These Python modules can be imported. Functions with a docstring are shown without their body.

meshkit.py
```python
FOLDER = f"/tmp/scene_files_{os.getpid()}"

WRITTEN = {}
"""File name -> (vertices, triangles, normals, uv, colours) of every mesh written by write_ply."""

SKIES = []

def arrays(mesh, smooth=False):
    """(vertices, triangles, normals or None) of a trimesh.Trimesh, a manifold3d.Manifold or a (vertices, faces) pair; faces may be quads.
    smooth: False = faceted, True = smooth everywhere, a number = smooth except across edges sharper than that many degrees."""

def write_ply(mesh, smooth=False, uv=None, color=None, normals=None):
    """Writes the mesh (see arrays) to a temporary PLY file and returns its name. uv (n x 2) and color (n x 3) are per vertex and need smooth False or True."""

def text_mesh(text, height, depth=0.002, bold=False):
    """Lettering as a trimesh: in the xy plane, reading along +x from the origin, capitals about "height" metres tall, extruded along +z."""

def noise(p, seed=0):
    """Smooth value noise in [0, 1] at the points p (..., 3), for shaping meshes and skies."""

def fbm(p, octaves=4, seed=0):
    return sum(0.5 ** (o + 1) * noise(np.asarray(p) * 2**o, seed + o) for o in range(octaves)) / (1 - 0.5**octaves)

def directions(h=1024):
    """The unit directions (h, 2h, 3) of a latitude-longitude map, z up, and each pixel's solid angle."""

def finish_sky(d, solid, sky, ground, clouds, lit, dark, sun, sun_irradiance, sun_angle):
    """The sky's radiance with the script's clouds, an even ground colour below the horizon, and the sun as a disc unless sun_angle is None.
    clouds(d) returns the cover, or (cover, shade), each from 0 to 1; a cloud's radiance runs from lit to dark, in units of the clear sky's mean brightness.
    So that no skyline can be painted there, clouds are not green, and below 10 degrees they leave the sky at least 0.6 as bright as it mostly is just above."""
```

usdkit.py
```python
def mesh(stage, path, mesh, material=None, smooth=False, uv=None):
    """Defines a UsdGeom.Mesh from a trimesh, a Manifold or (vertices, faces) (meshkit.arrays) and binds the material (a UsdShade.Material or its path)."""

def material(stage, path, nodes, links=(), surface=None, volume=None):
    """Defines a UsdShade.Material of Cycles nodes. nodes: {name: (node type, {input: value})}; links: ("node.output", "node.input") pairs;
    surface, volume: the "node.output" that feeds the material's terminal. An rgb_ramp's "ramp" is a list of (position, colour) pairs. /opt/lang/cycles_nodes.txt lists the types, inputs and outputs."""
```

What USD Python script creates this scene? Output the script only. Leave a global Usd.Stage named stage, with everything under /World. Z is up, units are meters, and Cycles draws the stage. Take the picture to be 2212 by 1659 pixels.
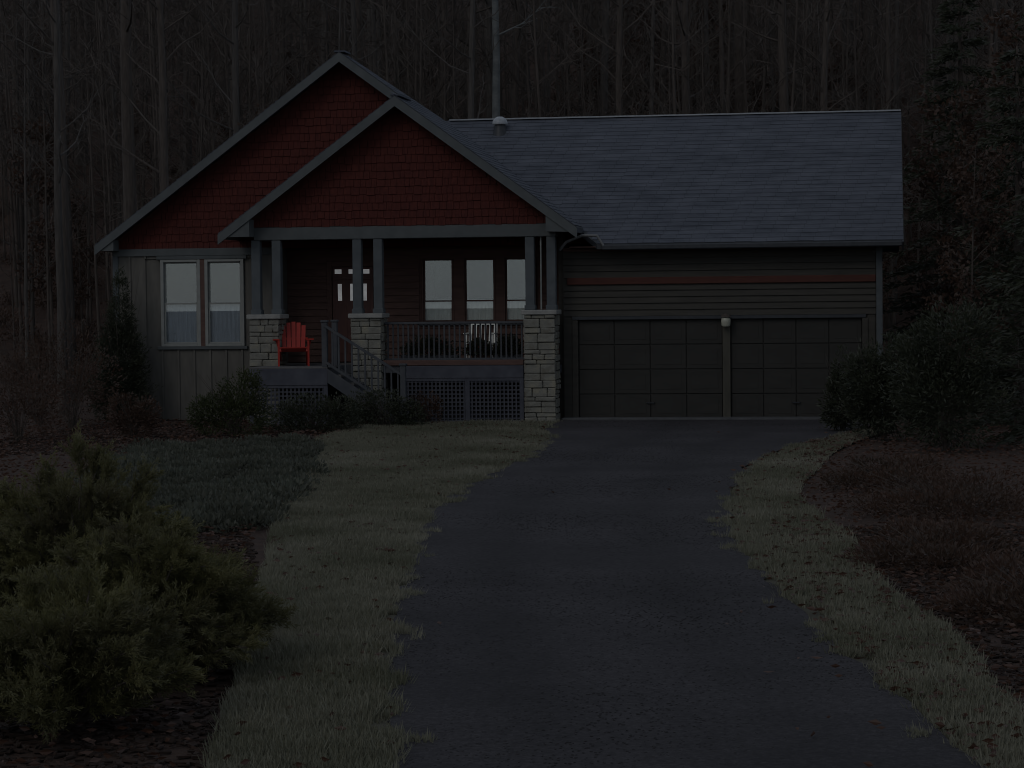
import math
import random

import numpy as np
import trimesh
from pxr import Gf, Sdf, Usd, UsdGeom, UsdLux, UsdShade, Vt
from scipy.spatial import Delaunay
from shapely.geometry import Point, Polygon
from shapely import contains_xy

import meshkit
import usdkit

rnd = random.Random(7)
rng = np.random.default_rng(7)

stage = Usd.Stage.CreateInMemory()
UsdGeom.SetStageUpAxis(stage, UsdGeom.Tokens.z)
UsdGeom.SetStageMetersPerUnit(stage, 1.0)
UsdGeom.Xform.Define(stage, '/World')
UsdGeom.Scope.Define(stage, '/World/Looks')

# ------------------------------------------------------------------ camera, sky, sun, exposure
EXPOSURE = -0.9
SKY_STRENGTH = 0.1
SUN_EL, SUN_AZ = math.radians(38), math.radians(205)          # azimuth = atan2(x, y)
SUN_INTENSITY, SUN_ANGLE = 0.14, 25.0

FV, DIST, TH, EYE = 5000.0, 49.0, math.radians(9.0), 2.6
PIT, ROLL = math.atan(187.5 / 5000), math.radians(0.6)
CAM = np.array([DIST * math.sin(TH), -DIST * math.cos(TH), EYE])
_f = np.array([-math.sin(TH) * math.cos(PIT), math.cos(TH) * math.cos(PIT), -math.sin(PIT)])
_r0 = np.array([math.cos(TH), math.sin(TH), 0.0])
_u0 = np.cross(_r0, _f)
_r = _r0 * math.cos(ROLL) - _u0 * math.sin(ROLL)
_u = _u0 * math.cos(ROLL) + _r0 * math.sin(ROLL)
cam = UsdGeom.Camera.Define(stage, '/World/camera')
M = Gf.Matrix4d(*[float(v) for v in (*_r, 0, *_u, 0, *(-_f), 0, *CAM, 1)])
cam.AddTransformOp().Set(M)
cam.CreateHorizontalApertureAttr(36.0)
cam.CreateVerticalApertureAttr(27.0)
cam.CreateFocalLengthAttr(36.0 * FV / 2212)
cam.CreateClippingRangeAttr(Gf.Vec2f(0.1, 2000))
cam.CreateExposureAttr(EXPOSURE)

sd = np.array([math.sin(SUN_AZ) * math.cos(SUN_EL), math.cos(SUN_AZ) * math.cos(SUN_EL), math.sin(SUN_EL)])
sun = UsdLux.DistantLight.Define(stage, '/World/sun')
sun.CreateIntensityAttr(SUN_INTENSITY)
sun.CreateAngleAttr(SUN_ANGLE)
sun.CreateNormalizeAttr(True)
sun.CreateColorAttr(Gf.Vec3f(1.0, 0.97, 0.93))
zx = np.cross([0, 0, 1.0], sd); zx /= np.linalg.norm(zx); zy = np.cross(sd, zx)
sun.AddTransformOp().Set(Gf.Matrix4d(*[float(v) for v in (*zx, 0, *zy, 0, *sd, 0, 0, 0, 60, 1)]))

sky = UsdLux.DomeLight.Define(stage, '/World/sky')
skym = usdkit.material(stage, '/World/Looks/overcast_sky', {
    'sky': ('sky_texture', {'sky_type': 'single_scattering', 'sun_disc': False, 'sun_elevation': SUN_EL, 'sun_rotation': SUN_AZ}),
    'tc': ('texture_coordinate', {}),
    'n': ('noise_texture', {'scale': 2.2, 'detail': 5.0, 'roughness': 0.55}),
    'cr': ('rgb_ramp', {'ramp': [(0.3, (3.7, 4.35, 5.2)), (0.7, (5.0, 5.7, 6.6))]}),
    'mx': ('mix_color', {'fac': 0.8, 'use_clamp': False}),
    'bg': ('background_shader', {'strength': SKY_STRENGTH}),
}, [('tc.generated', 'n.vector'), ('n.fac', 'cr.fac'), ('sky.color', 'mx.a'), ('cr.color', 'mx.b'), ('mx.result', 'bg.color')], surface='bg.background')
UsdShade.MaterialBindingAPI.Apply(sky.GetPrim()).Bind(skym)
for p_ in (sky.GetPrim(),):
    p_.SetCustomDataByKey('kind', 'structure')
    p_.SetCustomDataByKey('label', 'overcast grey sky over the clearing')
    p_.SetCustomDataByKey('category', 'sky')


# ------------------------------------------------------------------ naming helpers
_used = {}


def numbered(parent, name):
    key = (parent, name)
    k = _used.get(key, 0)
    _used[key] = k + 1
    return f'{parent}/{name}' if k == 0 else f'{parent}/{name}_{k:03d}'


def path_of(p):
    return p if isinstance(p, str) else str(p.GetPath())


def tag(p, label=None, cat=None, group=None, kind=None):
    for k, v in (('label', label), ('category', cat), ('group', group), ('kind', kind)):
        if v:
            p.SetCustomDataByKey(k, v)
    return p


def thing(name, label, cat, loc=(0, 0, 0), rz=0, group=None, scale=None):
    x = UsdGeom.Xform.Define(stage, numbered('/World', name))
    x.AddTranslateOp().Set(Gf.Vec3d(*map(float, loc)))
    if rz:
        x.AddRotateZOp().Set(float(rz))
    if scale:
        x.AddScaleOp().Set(Gf.Vec3f(*map(float, scale)) if np.ndim(scale) else Gf.Vec3f(float(scale), float(scale), float(scale)))
    return tag(x.GetPrim(), label, cat, group)


def part(name, mesh, mat, parent='/World', smooth=False, label=None):
    p = usdkit.mesh(stage, numbered(path_of(parent), name), mesh, MAT[mat], smooth=smooth).GetPrim()
    if label:
        p.SetCustomDataByKey('label', label)
    return p


def copy_of(src, name, label, cat, loc, rz, group, scale=1.0):
    x = UsdGeom.Xform.Define(stage, numbered('/World', name))
    x.GetPrim().GetReferences().AddInternalReference(src.GetPath())
    x.ClearXformOpOrder()
    x.AddTranslateOp(opSuffix='at').Set(Gf.Vec3d(*map(float, loc)))
    x.AddRotateZOp(opSuffix='at').Set(float(rz))
    s = scale if np.ndim(scale) else (scale,) * 3
    x.AddScaleOp(opSuffix='at').Set(Gf.Vec3f(*map(float, s)))
    x.GetPrim().SetInstanceable(True)
    return tag(x.GetPrim(), label, cat, group)


# ------------------------------------------------------------------ materials
MAT = {}


def lin(*c):
    return tuple(float(x) for x in c)


def noise_mat(name, c0, c1, scale=6.0, rough=0.8, detail=4.0, stretch=None, bump=0.0, bump_scale=None, obj=True, island=0.0, spec=0.3, c2=None):
    """Two or three tones mixed by noise, optional tone step per piece, optional bump."""
    nodes = {
        'tc': ('texture_coordinate', {}),
        'geo': ('geometry', {}),
        'map': ('mapping', {'scale': stretch or (1, 1, 1)}),
        'n': ('noise_texture', {'scale': scale, 'detail': detail, 'roughness': 0.65}),
        'r': ('rgb_ramp', {'ramp': [(0.3, c0), (0.7, c1)] if c2 is None else [(0.25, c0), (0.5, c1), (0.75, c2)]}),
        'p': ('principled_bsdf', {'roughness': rough, 'specular_ior_level': spec}),
    }
    links = [('geo.position', 'map.vector'), ('map.vector', 'n.vector'), ('n.fac', 'r.fac')]
    out = 'r.color'
    if island:
        nodes['mr'] = ('map_range', {'from_min': 0.0, 'from_max': 1.0, 'to_min': 1 - island, 'to_max': 1 + island})
        nodes['hs'] = ('hsv', {})
        links += [('geo.random_per_island', 'mr.value'), ('mr.result', 'hs.value'), ('r.color', 'hs.color')]
        out = 'hs.color'
    links.append((out, 'p.base_color'))
    if bump:
        nodes['bn'] = ('noise_texture', {'scale': bump_scale or scale * 3, 'detail': 4.0, 'roughness': 0.7})
        nodes['b'] = ('bump', {'strength': 1.0, 'distance': bump})
        links += [('map.vector', 'bn.vector'), ('bn.fac', 'b.height'), ('b.normal', 'p.normal')]
    MAT[name] = usdkit.material(stage, '/World/Looks/' + name, nodes, links, surface='p.BSDF')


def leaf_mat(name, cols, trans=0.35, rough=0.55, patch=2.2):
    """Leaf tones vary from leaf to leaf and in broad patches through the crown."""
    nodes = {
        'geo': ('geometry', {}),
        'n': ('noise_texture', {'scale': patch, 'detail': 3.0}),
        'm': ('math', {'math_type': 'multiply_add', 'value2': 0.55, 'value3': 0.0}),
        'a': ('math', {'math_type': 'multiply_add', 'value2': 0.65}),
        'r': ('rgb_ramp', {'ramp': list(zip(np.linspace(0.12, 0.88, len(cols)), cols))}),
        'p': ('principled_bsdf', {'roughness': rough, 'specular_ior_level': 0.3}),
        't': ('translucent_bsdf', {}),
        'mx': ('mix_closure', {'fac': trans}),
    }
    links = [('geo.position', 'n.vector'), ('geo.random_per_island', 'm.value1'), ('n.fac', 'a.value1'), ('m.value', 'a.value3'),
             ('a.value', 'r.fac'), ('r.color', 'p.base_color'), ('r.color', 't.color'), ('p.BSDF', 'mx.closure1'), ('t.BSDF', 'mx.closure2')]
    MAT[name] = usdkit.material(stage, '/World/Looks/' + name, nodes, links, surface='mx.closure')


noise_mat('trim_paint', (0.05, 0.055, 0.056), (0.07, 0.075, 0.075), 3.0, 0.6, stretch=(1, 1, 1), bump=0.002, bump_scale=25)
noise_mat('post_paint', (0.048, 0.055, 0.06), (0.072, 0.079, 0.083), 4.0, 0.65, bump=0.002, bump_scale=25)
noise_mat('white_paint', (0.6, 0.6, 0.56), (0.72, 0.71, 0.66), 5.0, 0.5)
noise_mat('window_vinyl', (0.16, 0.165, 0.155), (0.21, 0.21, 0.195), 5.0, 0.5)
noise_mat('lamp_glass', (0.28, 0.27, 0.22), (0.36, 0.35, 0.28), 8.0, 0.35)
noise_mat('downspout_paint', (0.1, 0.1, 0.1), (0.13, 0.13, 0.13), 5.0, 0.5)
noise_mat('cap_stone', (0.17, 0.165, 0.155), (0.25, 0.24, 0.22), 7.0, 0.8, bump=0.004)
noise_mat('red_shake', (0.068, 0.0105, 0.0075), (0.128, 0.024, 0.015), 3.5, 0.85, stretch=(5, 5, 1.2), island=0.45, bump=0.006, bump_scale=30)
noise_mat('red_board', (0.048, 0.016, 0.011), (0.07, 0.023, 0.016), 3.0, 0.8, stretch=(1, 1, 6))
noise_mat('tan_siding', (0.08, 0.075, 0.066), (0.122, 0.112, 0.098), 2.0, 0.8, stretch=(3, 3, 0.7), island=0.12, bump=0.003, bump_scale=30)
noise_mat('dark_siding', (0.075, 0.04, 0.032), (0.12, 0.066, 0.052), 2.0, 0.8, stretch=(1, 1, 6), island=0.2, bump=0.003)
noise_mat('garage_siding', (0.034, 0.031, 0.026), (0.054, 0.048, 0.04), 2.0, 0.8, stretch=(0.7, 1, 5), island=0.15, bump=0.003)
noise_mat('garage_jamb', (0.04, 0.037, 0.029), (0.066, 0.059, 0.046), 2.0, 0.8, stretch=(3, 3, .7))
noise_mat('garage_paint', (0.0165, 0.0148, 0.012), (0.0255, 0.0228, 0.019), 1.5, 0.6, stretch=(1, 1, 3), island=0.1, bump=0.002, bump_scale=20)
noise_mat('shingle', (0.055, 0.061, 0.078), (0.108, 0.115, 0.14), 2.4, 0.85, stretch=(0.5, 1.6, 1.6), island=0.3, bump=0.006, bump_scale=60)
noise_mat('dark_metal', (0.02, 0.022, 0.026), (0.035, 0.036, 0.04), 8.0, 0.5)
noise_mat('galvanised', (0.2, 0.21, 0.23), (0.3, 0.31, 0.32), 12.0, 0.4)
noise_mat('ledge_stone', (0.15, 0.13, 0.095), (0.24, 0.23, 0.2), 3.5, 0.85, island=0.4, bump=0.012, bump_scale=14, c2=(0.36, 0.32, 0.23))
noise_mat('mortar', (0.06, 0.056, 0.05), (0.09, 0.085, 0.075), 9.0, 0.9)
noise_mat('deck_wood', (0.085, 0.08, 0.08), (0.14, 0.13, 0.125), 2.5, 0.8, stretch=(1, 6, 6), island=0.25, bump=0.003)
noise_mat('rail_wood', (0.04, 0.043, 0.05), (0.072, 0.073, 0.078), 3.0, 0.75, island=0.2)
noise_mat('lattice_wood', (0.042, 0.043, 0.056), (0.075, 0.076, 0.09), 3.0, 0.8, island=0.2)
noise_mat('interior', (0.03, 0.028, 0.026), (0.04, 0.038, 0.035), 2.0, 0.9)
noise_mat('blind_cloth', (0.66, 0.63, 0.56), (0.8, 0.77, 0.7), 3.0, 0.9, stretch=(14, 1, 0.8))
noise_mat('grey_cloth', (0.2, 0.22, 0.25), (0.3, 0.32, 0.36), 3.0, 0.9, stretch=(14, 1, 0.8))
noise_mat('door_wood', (0.05, 0.018, 0.014), (0.08, 0.03, 0.022), 3.0, 0.5, stretch=(6, 6, 1))
noise_mat('orange_plastic', (0.23, 0.014, 0.007), (0.3, 0.02, 0.01), 5.0, 0.5)
noise_mat('bark_grey', (0.04, 0.0345, 0.031), (0.08, 0.07, 0.063), 3.0, 0.9, stretch=(6, 6, 0.8), bump=0.02, bump_scale=7)
noise_mat('bark_brown', (0.038, 0.03, 0.025), (0.078, 0.063, 0.054), 3.0, 0.9, stretch=(6, 6, 0.8), bump=0.02, bump_scale=7)
noise_mat('bark_pale', (0.06, 0.065, 0.066), (0.125, 0.129, 0.127), 2.0, 0.8, stretch=(2, 2, 3.5), bump=0.008, bump_scale=5)
noise_mat('mulch', (0.022, 0.0125, 0.009), (0.042, 0.024, 0.017), 3.0, 0.95, detail=8.0, bump=0.05, bump_scale=18, c2=(0.066, 0.038, 0.026))
noise_mat('bark_chip', (0.02, 0.012, 0.009), (0.07, 0.04, 0.028), 9.0, 0.95, island=0.5)
noise_mat('turf', (0.034, 0.029, 0.02), (0.062, 0.056, 0.04), 0.42, 0.95, detail=9.0, bump=0.03, bump_scale=30, c2=(0.1, 0.092, 0.07))
MAT['drive_gravel'] = usdkit.material(stage, '/World/Looks/drive_gravel', {
    'geo': ('geometry', {}), 'tr': ('attribute', {'attribute': 'track'}),
    'n': ('noise_texture', {'scale': 26.0, 'detail': 8.0, 'roughness': 0.75}), 'n2': ('noise_texture', {'scale': 0.55, 'detail': 5.0, 'roughness': 0.6}),
    'r': ('rgb_ramp', {'ramp': [(0.28, (0.012, 0.0108, 0.0118)), (0.5, (0.03, 0.0268, 0.029)), (0.74, (0.058, 0.052, 0.0555))]}),
    'm2': ('math', {'math_type': 'multiply_add', 'value2': 1.3, 'value3': 0.35}), 'mt': ('math', {'math_type': 'multiply_add', 'value2': -0.26, 'value3': 1.08}),
    'mm': ('math', {'math_type': 'multiply'}), 'hs': ('hsv', {}),
    'bn': ('noise_texture', {'scale': 55.0, 'detail': 4.0, 'roughness': 0.7}), 'b': ('bump', {'strength': 1.0, 'distance': 0.012}),
    'p': ('principled_bsdf', {'roughness': 0.95, 'specular_ior_level': 0.2})},
    [('geo.position', 'n.vector'), ('geo.position', 'n2.vector'), ('geo.position', 'bn.vector'), ('n.fac', 'r.fac'), ('n2.fac', 'm2.value1'), ('tr.fac', 'mt.value1'),
     ('m2.value', 'mm.value1'), ('mt.value', 'mm.value2'), ('mm.value', 'hs.value'), ('r.color', 'hs.color'), ('hs.color', 'p.base_color'), ('bn.fac', 'b.height'), ('b.normal', 'p.normal')], surface='p.BSDF')
noise_mat('concrete', (0.05, 0.05, 0.052), (0.075, 0.074, 0.075), 4.0, 0.9, bump=0.003)
noise_mat('pebble', (0.022, 0.02, 0.0215), (0.062, 0.057, 0.06), 9.0, 0.9, island=0.5)
leaf_mat('grass_blade', [(0.062, 0.062, 0.035), (0.14, 0.131, 0.093), (0.25, 0.23, 0.186), (0.29, 0.265, 0.222)], 0.25, patch=0.5)
leaf_mat('fallen_leaf', [(0.035, 0.016, 0.01), (0.06, 0.028, 0.017), (0.085, 0.045, 0.026)], 0.1)
leaf_mat('juniper_leaf', [(0.036, 0.027, 0.015), (0.08, 0.074, 0.032), (0.14, 0.127, 0.05), (0.2, 0.175, 0.066), (0.25, 0.215, 0.09)], 0.3)
leaf_mat('evergreen_leaf', [(0.016, 0.018, 0.011), (0.034, 0.037, 0.021), (0.06, 0.062, 0.036)], 0.2)
leaf_mat('shrub_leaf', [(0.018, 0.021, 0.009), (0.038, 0.044, 0.014), (0.075, 0.078, 0.026)], 0.3)
leaf_mat('cover_leaf', [(0.03, 0.029, 0.02), (0.06, 0.062, 0.046), (0.1, 0.104, 0.078), (0.14, 0.138, 0.105)], 0.25, patch=1.1)
leaf_mat('russet_leaf', [(0.026, 0.018, 0.012), (0.05, 0.028, 0.019), (0.085, 0.042, 0.028), (0.115, 0.06, 0.04)], 0.3)
leaf_mat('flower_petal', [(0.1, 0.015, 0.012), (0.18, 0.03, 0.02), (0.2, 0.06, 0.03)], 0.3)

MAT['pane'] = usdkit.material(stage, '/World/Looks/pane', {
    'lw': ('layer_weight', {'blend': 0.5}), 'pw': ('math', {'math_type': 'power', 'value2': 5.0}), 'ma': ('math', {'math_type': 'multiply_add', 'value2': 0.85, 'value3': 0.15}),
    't': ('transparent_bsdf', {'color': (0.95, 0.97, 0.97)}),
    'g': ('glossy_bsdf', {'color': (0.84, 0.95, 1.0), 'roughness': 0.0}), 'm': ('mix_closure', {})},
    [('lw.facing', 'pw.value1'), ('pw.value', 'ma.value1'), ('ma.value', 'm.fac'), ('t.BSDF', 'm.closure1'), ('g.BSDF', 'm.closure2')], surface='m.closure')
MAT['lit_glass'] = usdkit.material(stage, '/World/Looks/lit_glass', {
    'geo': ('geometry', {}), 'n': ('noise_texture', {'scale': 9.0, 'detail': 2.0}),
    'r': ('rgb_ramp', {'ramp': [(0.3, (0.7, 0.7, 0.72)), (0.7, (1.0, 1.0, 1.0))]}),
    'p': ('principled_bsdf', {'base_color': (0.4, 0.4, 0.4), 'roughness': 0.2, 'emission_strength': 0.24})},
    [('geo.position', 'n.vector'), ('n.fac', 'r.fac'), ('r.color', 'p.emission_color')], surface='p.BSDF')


# ------------------------------------------------------------------ mesh helpers
class MB:
    def __init__(s):
        s.v, s.f, s.n = [], [], 0

    def add(s, v, f):
        v = np.asarray(v, float); f = np.asarray(f, int)
        if f.shape[1] == 4:
            f = np.vstack([f[:, [0, 1, 2]], f[:, [0, 2, 3]]])
        s.v.append(v); s.f.append(f + s.n); s.n += len(v)
        return s

    def box(s, *a, **k):
        return s.add(*cbox(*a, **k))

    def mesh(s):
        return np.vstack(s.v), np.vstack(s.f)


def _unit_chamfer():
    pts = []
    for sx in (-1, 1):
        for sy in (-1, 1):
            for sz in (-1, 1):
                for ax in range(3):
                    pts.append((sx, sy, sz, ax))
    def pos(b):
        out = []
        for sx, sy, sz, ax in pts:
            p = [sx * (1 - b), sy * (1 - b), sz * (1 - b)]
            p[ax] = (sx, sy, sz)[ax]
            out.append(p)
        return np.array(out)
    h = trimesh.convex.convex_hull(pos(0.3))
    ref = pos(0.3)
    idx = [int(np.argmin(((ref - v) ** 2).sum(1))) for v in h.vertices]
    return np.array(pts), np.array(idx)[h.faces]


_CP, _CF = _unit_chamfer()
_PF = np.array([[0, 1, 3], [0, 3, 2], [4, 6, 7], [4, 7, 5], [0, 4, 5], [0, 5, 1], [2, 3, 7], [2, 7, 6], [0, 2, 6], [0, 6, 4], [1, 5, 7], [1, 7, 3]])


def cbox(x0, x1, y0, y1, z0, z1, b=0.0, jit=0.0):
    c = np.array([(x0 + x1) / 2, (y0 + y1) / 2, (z0 + z1) / 2]); h = np.array([abs(x1 - x0), abs(y1 - y0), abs(z1 - z0)]) / 2
    if b <= 0:
        v = np.array([[sx, sy, sz] for sx in (-1, 1) for sy in (-1, 1) for sz in (-1, 1)], float) * h + c
        f = _PF
    else:
        b = min(b, h.min() * 0.45)
        v = np.empty((24, 3))
        for i, (sx, sy, sz, ax) in enumerate(_CP):
            p = np.array([sx, sy, sz]) * (h - b)
            p[ax] = (sx, sy, sz)[ax] * h[ax]
            v[i] = p + c
        f = _CF
    if jit:
        v = v + rng.normal(0, jit, v.shape)
    return v, f


def prism(poly, y0, y1):
    """xz polygon (list of (x, z)) extruded along y."""
    m = trimesh.creation.extrude_polygon(Polygon(poly), abs(y1 - y0), engine='earcut')
    v = np.array(m.vertices)
    v = np.column_stack([v[:, 0], max(y0, y1) - v[:, 2], v[:, 1]])
    return v, np.array(m.faces)


def bar(a, b, w, h, up=(0, 0, 1)):
    """A rectangular bar from a to b, w wide across and h along up."""
    a, b = np.array(a, float), np.array(b, float)
    d = b - a; d /= np.linalg.norm(d)
    s = np.cross(d, up)
    if np.linalg.norm(s) < 1e-6:
        s = np.cross(d, (0, 1, 0))
    s /= np.linalg.norm(s); t = np.cross(s, d)
    v = [p + s * w / 2 * i + t * h / 2 * j for p in (a, b) for i in (-1, 1) for j in (-1, 1)]
    return np.array(v), _PF


def tube(pts, rad, n=8, cap=True):
    pts = np.asarray(pts, float); rad = np.broadcast_to(np.asarray(rad, float), (len(pts),))
    d = np.gradient(pts, axis=0); d /= np.linalg.norm(d, axis=1, keepdims=True)
    ref = np.array([0.13, 0.97, 0.21]) if abs(d[:, 1].mean()) < 0.8 else np.array([1.0, 0.1, 0.1])
    s = np.cross(d, ref); s /= np.linalg.norm(s, axis=1, keepdims=True); t = np.cross(d, s)
    a = np.linspace(0, 2 * np.pi, n, endpoint=False)
    v = (pts[:, None] + rad[:, None, None] * (np.cos(a)[None, :, None] * s[:, None] + np.sin(a)[None, :, None] * t[:, None])).reshape(-1, 3)
    f = []
    for i in range(len(pts) - 1):
        for k in range(n):
            q = (k + 1) % n
            f += [[i * n + k, i * n + q, (i + 1) * n + q], [i * n + k, (i + 1) * n + q, (i + 1) * n + k]]
    if cap:
        v = np.vstack([v, pts[0], pts[-1]]); e = len(pts) * n
        for k in range(n):
            q = (k + 1) % n
            f += [[e, q, k], [e + 1, (len(pts) - 1) * n + k, (len(pts) - 1) * n + q]]
    return v, np.array(f)


def leaves(pos, dirs, length, width, r):
    """Diamond leaves, each its own island: two triangles folded a little along the midrib."""
    n = len(pos)
    pos = np.asarray(pos); dirs = np.asarray(dirs, float)
    dirs = dirs / np.maximum(np.linalg.norm(dirs, axis=1, keepdims=True), 1e-9)
    w = np.cross(dirs, r.normal(size=(n, 3))); w /= np.maximum(np.linalg.norm(w, axis=1, keepdims=True), 1e-9)
    nn = np.cross(dirs, w)
    L = (np.asarray(length) * r.uniform(0.7, 1.3, n))[:, None]; W = (np.asarray(width) * r.uniform(0.7, 1.3, n))[:, None]
    v = np.stack([pos, pos + dirs * L * 0.45 + w * W / 2 + nn * W * 0.12, pos + dirs * L, pos + dirs * L * 0.45 - w * W / 2 + nn * W * 0.12], 1).reshape(-1, 3)
    b = np.arange(n)[:, None] * 4
    f = np.concatenate([b + [0, 1, 2], b + [0, 2, 3]], 1).reshape(-1, 3)
    return v, f


def sheet(poly, step, z, amp, seed=0, nscale=1.5):
    """A ground sheet filling the polygon, with a gentle uneven surface."""
    P = Polygon(poly)
    b = P.exterior
    pts = [b.interpolate(t).coords[0] for t in np.arange(0, b.length, step)]
    x0, y0, x1, y1 = P.bounds
    g = np.stack(np.meshgrid(np.arange(x0, x1, step), np.arange(y0, y1, step)), -1).reshape(-1, 2)
    g = g[contains_xy(P.buffer(-step * 0.4), g[:, 0], g[:, 1])]
    pts = np.vstack([pts, g])
    tri = Delaunay(pts).simplices
    c = pts[tri].mean(1)
    tri = tri[contains_xy(P, c[:, 0], c[:, 1])]
    zz = z + amp * (meshkit.fbm(np.column_stack([pts * nscale, np.zeros(len(pts))]), 4, seed) - 0.5)
    v = np.column_stack([pts, zz])
    a = v[tri]
    flip = np.cross(a[:, 1] - a[:, 0], a[:, 2] - a[:, 0])[:, 2] < 0
    tri[flip] = tri[flip][:, ::-1]
    return v, tri


def smooth_line(pts, n=8):
    pts = np.array(pts, float)
    t = np.arange(len(pts)); tt = np.linspace(0, len(pts) - 1, (len(pts) - 1) * n + 1)
    from scipy.interpolate import PchipInterpolator
    return np.column_stack([PchipInterpolator(t, pts[:, k])(tt) for k in range(2)])


# ------------------------------------------------------------------ ground, lawns, driveway
def hill(x, y):
    x, y = np.asarray(x, float), np.asarray(y, float)
    t = np.clip((y - 11) / 14, 0, None)
    z = np.where(t < 1, 0.5 * t * t * 14 * 0.34, (0.5 + (t - 1)) * 14 * 0.34)
    z = np.where(z > 30, 30 + (z - 30) * 0.35, z)
    side = np.clip((np.abs(x + 0.5) - 14) / 20, 0, 1)
    bumps = (meshkit.fbm(np.stack([x * 0.12, y * 0.12, 0 * x], -1), 4, 3) - 0.5)
    return z + bumps * (0.25 + 2.0 * np.clip(z / 6, 0, 1)) * np.clip(np.hypot(x, y + 15) / 30 - 0.6, 0, 1)


gx = np.concatenate([np.linspace(-400, -60, 18), np.arange(-56, 57, 1.0), np.linspace(60, 400, 18)])
gy = np.concatenate([np.linspace(-500, -70, 20), np.arange(-66, 96, 1.0), np.linspace(100, 420, 18)])
GX, GY = np.meshgrid(gx, gy)
GZ = hill(GX, GY) - 0.035
nx, ny = len(gx), len(gy)
idx = np.arange(nx * ny).reshape(ny, nx)
quads = np.stack([idx[:-1, :-1], idx[:-1, 1:], idx[1:, 1:], idx[1:, :-1]], -1).reshape(-1, 4)
g = part('ground', (np.column_stack([GX.ravel(), GY.ravel(), GZ.ravel()]), quads), 'mulch', smooth=True)
tag(g, 'dark leaf litter and mulch floor rising into the wooded hillside', 'ground', kind='structure')

drive_left = smooth_line([(1.08, -0.02), (1.2, -3.0), (1.75, -7.0), (2.05, -12.5), (2.07, -16.9), (2.36, -21.1), (2.97, -25.1), (3.36, -27.7), (3.79, -30.2), (4.49, -33.5), (5.0, -35.9), (6.2, -42), (7.0, -49)])
drive_right = smooth_line([(7.6, -0.02), (7.5, -3.0), (6.9, -6.2), (6.1, -9.4), (5.69, -14.5), (5.8, -19.2), (6.09, -23.3), (6.49, -26.2), (6.92, -28.8), (7.5, -32.0), (8.21, -35.6), (9.4, -42), (10.5, -49)])
jl = np.column_stack([0.05 * np.sin(np.arange(len(drive_left)) * 1.7) + 0.04 * np.sin(np.arange(len(drive_left)) * 4.1), np.zeros(len(drive_left))]); jl[:9] = 0
drive_poly = np.vstack([drive_left + jl, (drive_right - jl[:len(drive_right)])[::-1]])
dv, df = sheet(drive_poly, 0.2, 0.022, 0.012, 5, 0.5)
d = part('driveway', (dv, df), 'drive_gravel', smooth=True)
_lx = np.interp(-dv[:, 1], -drive_left[:, 1], drive_left[:, 0]); _rx = np.interp(-dv[:, 1], -drive_right[:, 1], drive_right[:, 0])
_off = dv[:, 0] - (_lx + _rx) / 2
_trk = np.exp(-((np.abs(_off) - .78) / .3) ** 2) * (0.55 + 0.9 * (meshkit.fbm(np.column_stack([dv[:, :2] * [1.2, .35], 0 * _off]), 3, 12) - .25))
UsdGeom.PrimvarsAPI(d).CreatePrimvar('track', Sdf.ValueTypeNames.FloatArray, 'vertex').Set(Vt.FloatArray.FromNumpy(_trk.astype(np.float32)))
tag(d, 'dark grey gravel driveway curving up to the garage doors', 'driveway', kind='structure')
apron = part('garage_apron', cbox(1.12, 7.72, -0.55, -0.06, -0.05, 0.06, b=0.012), 'concrete')
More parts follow.
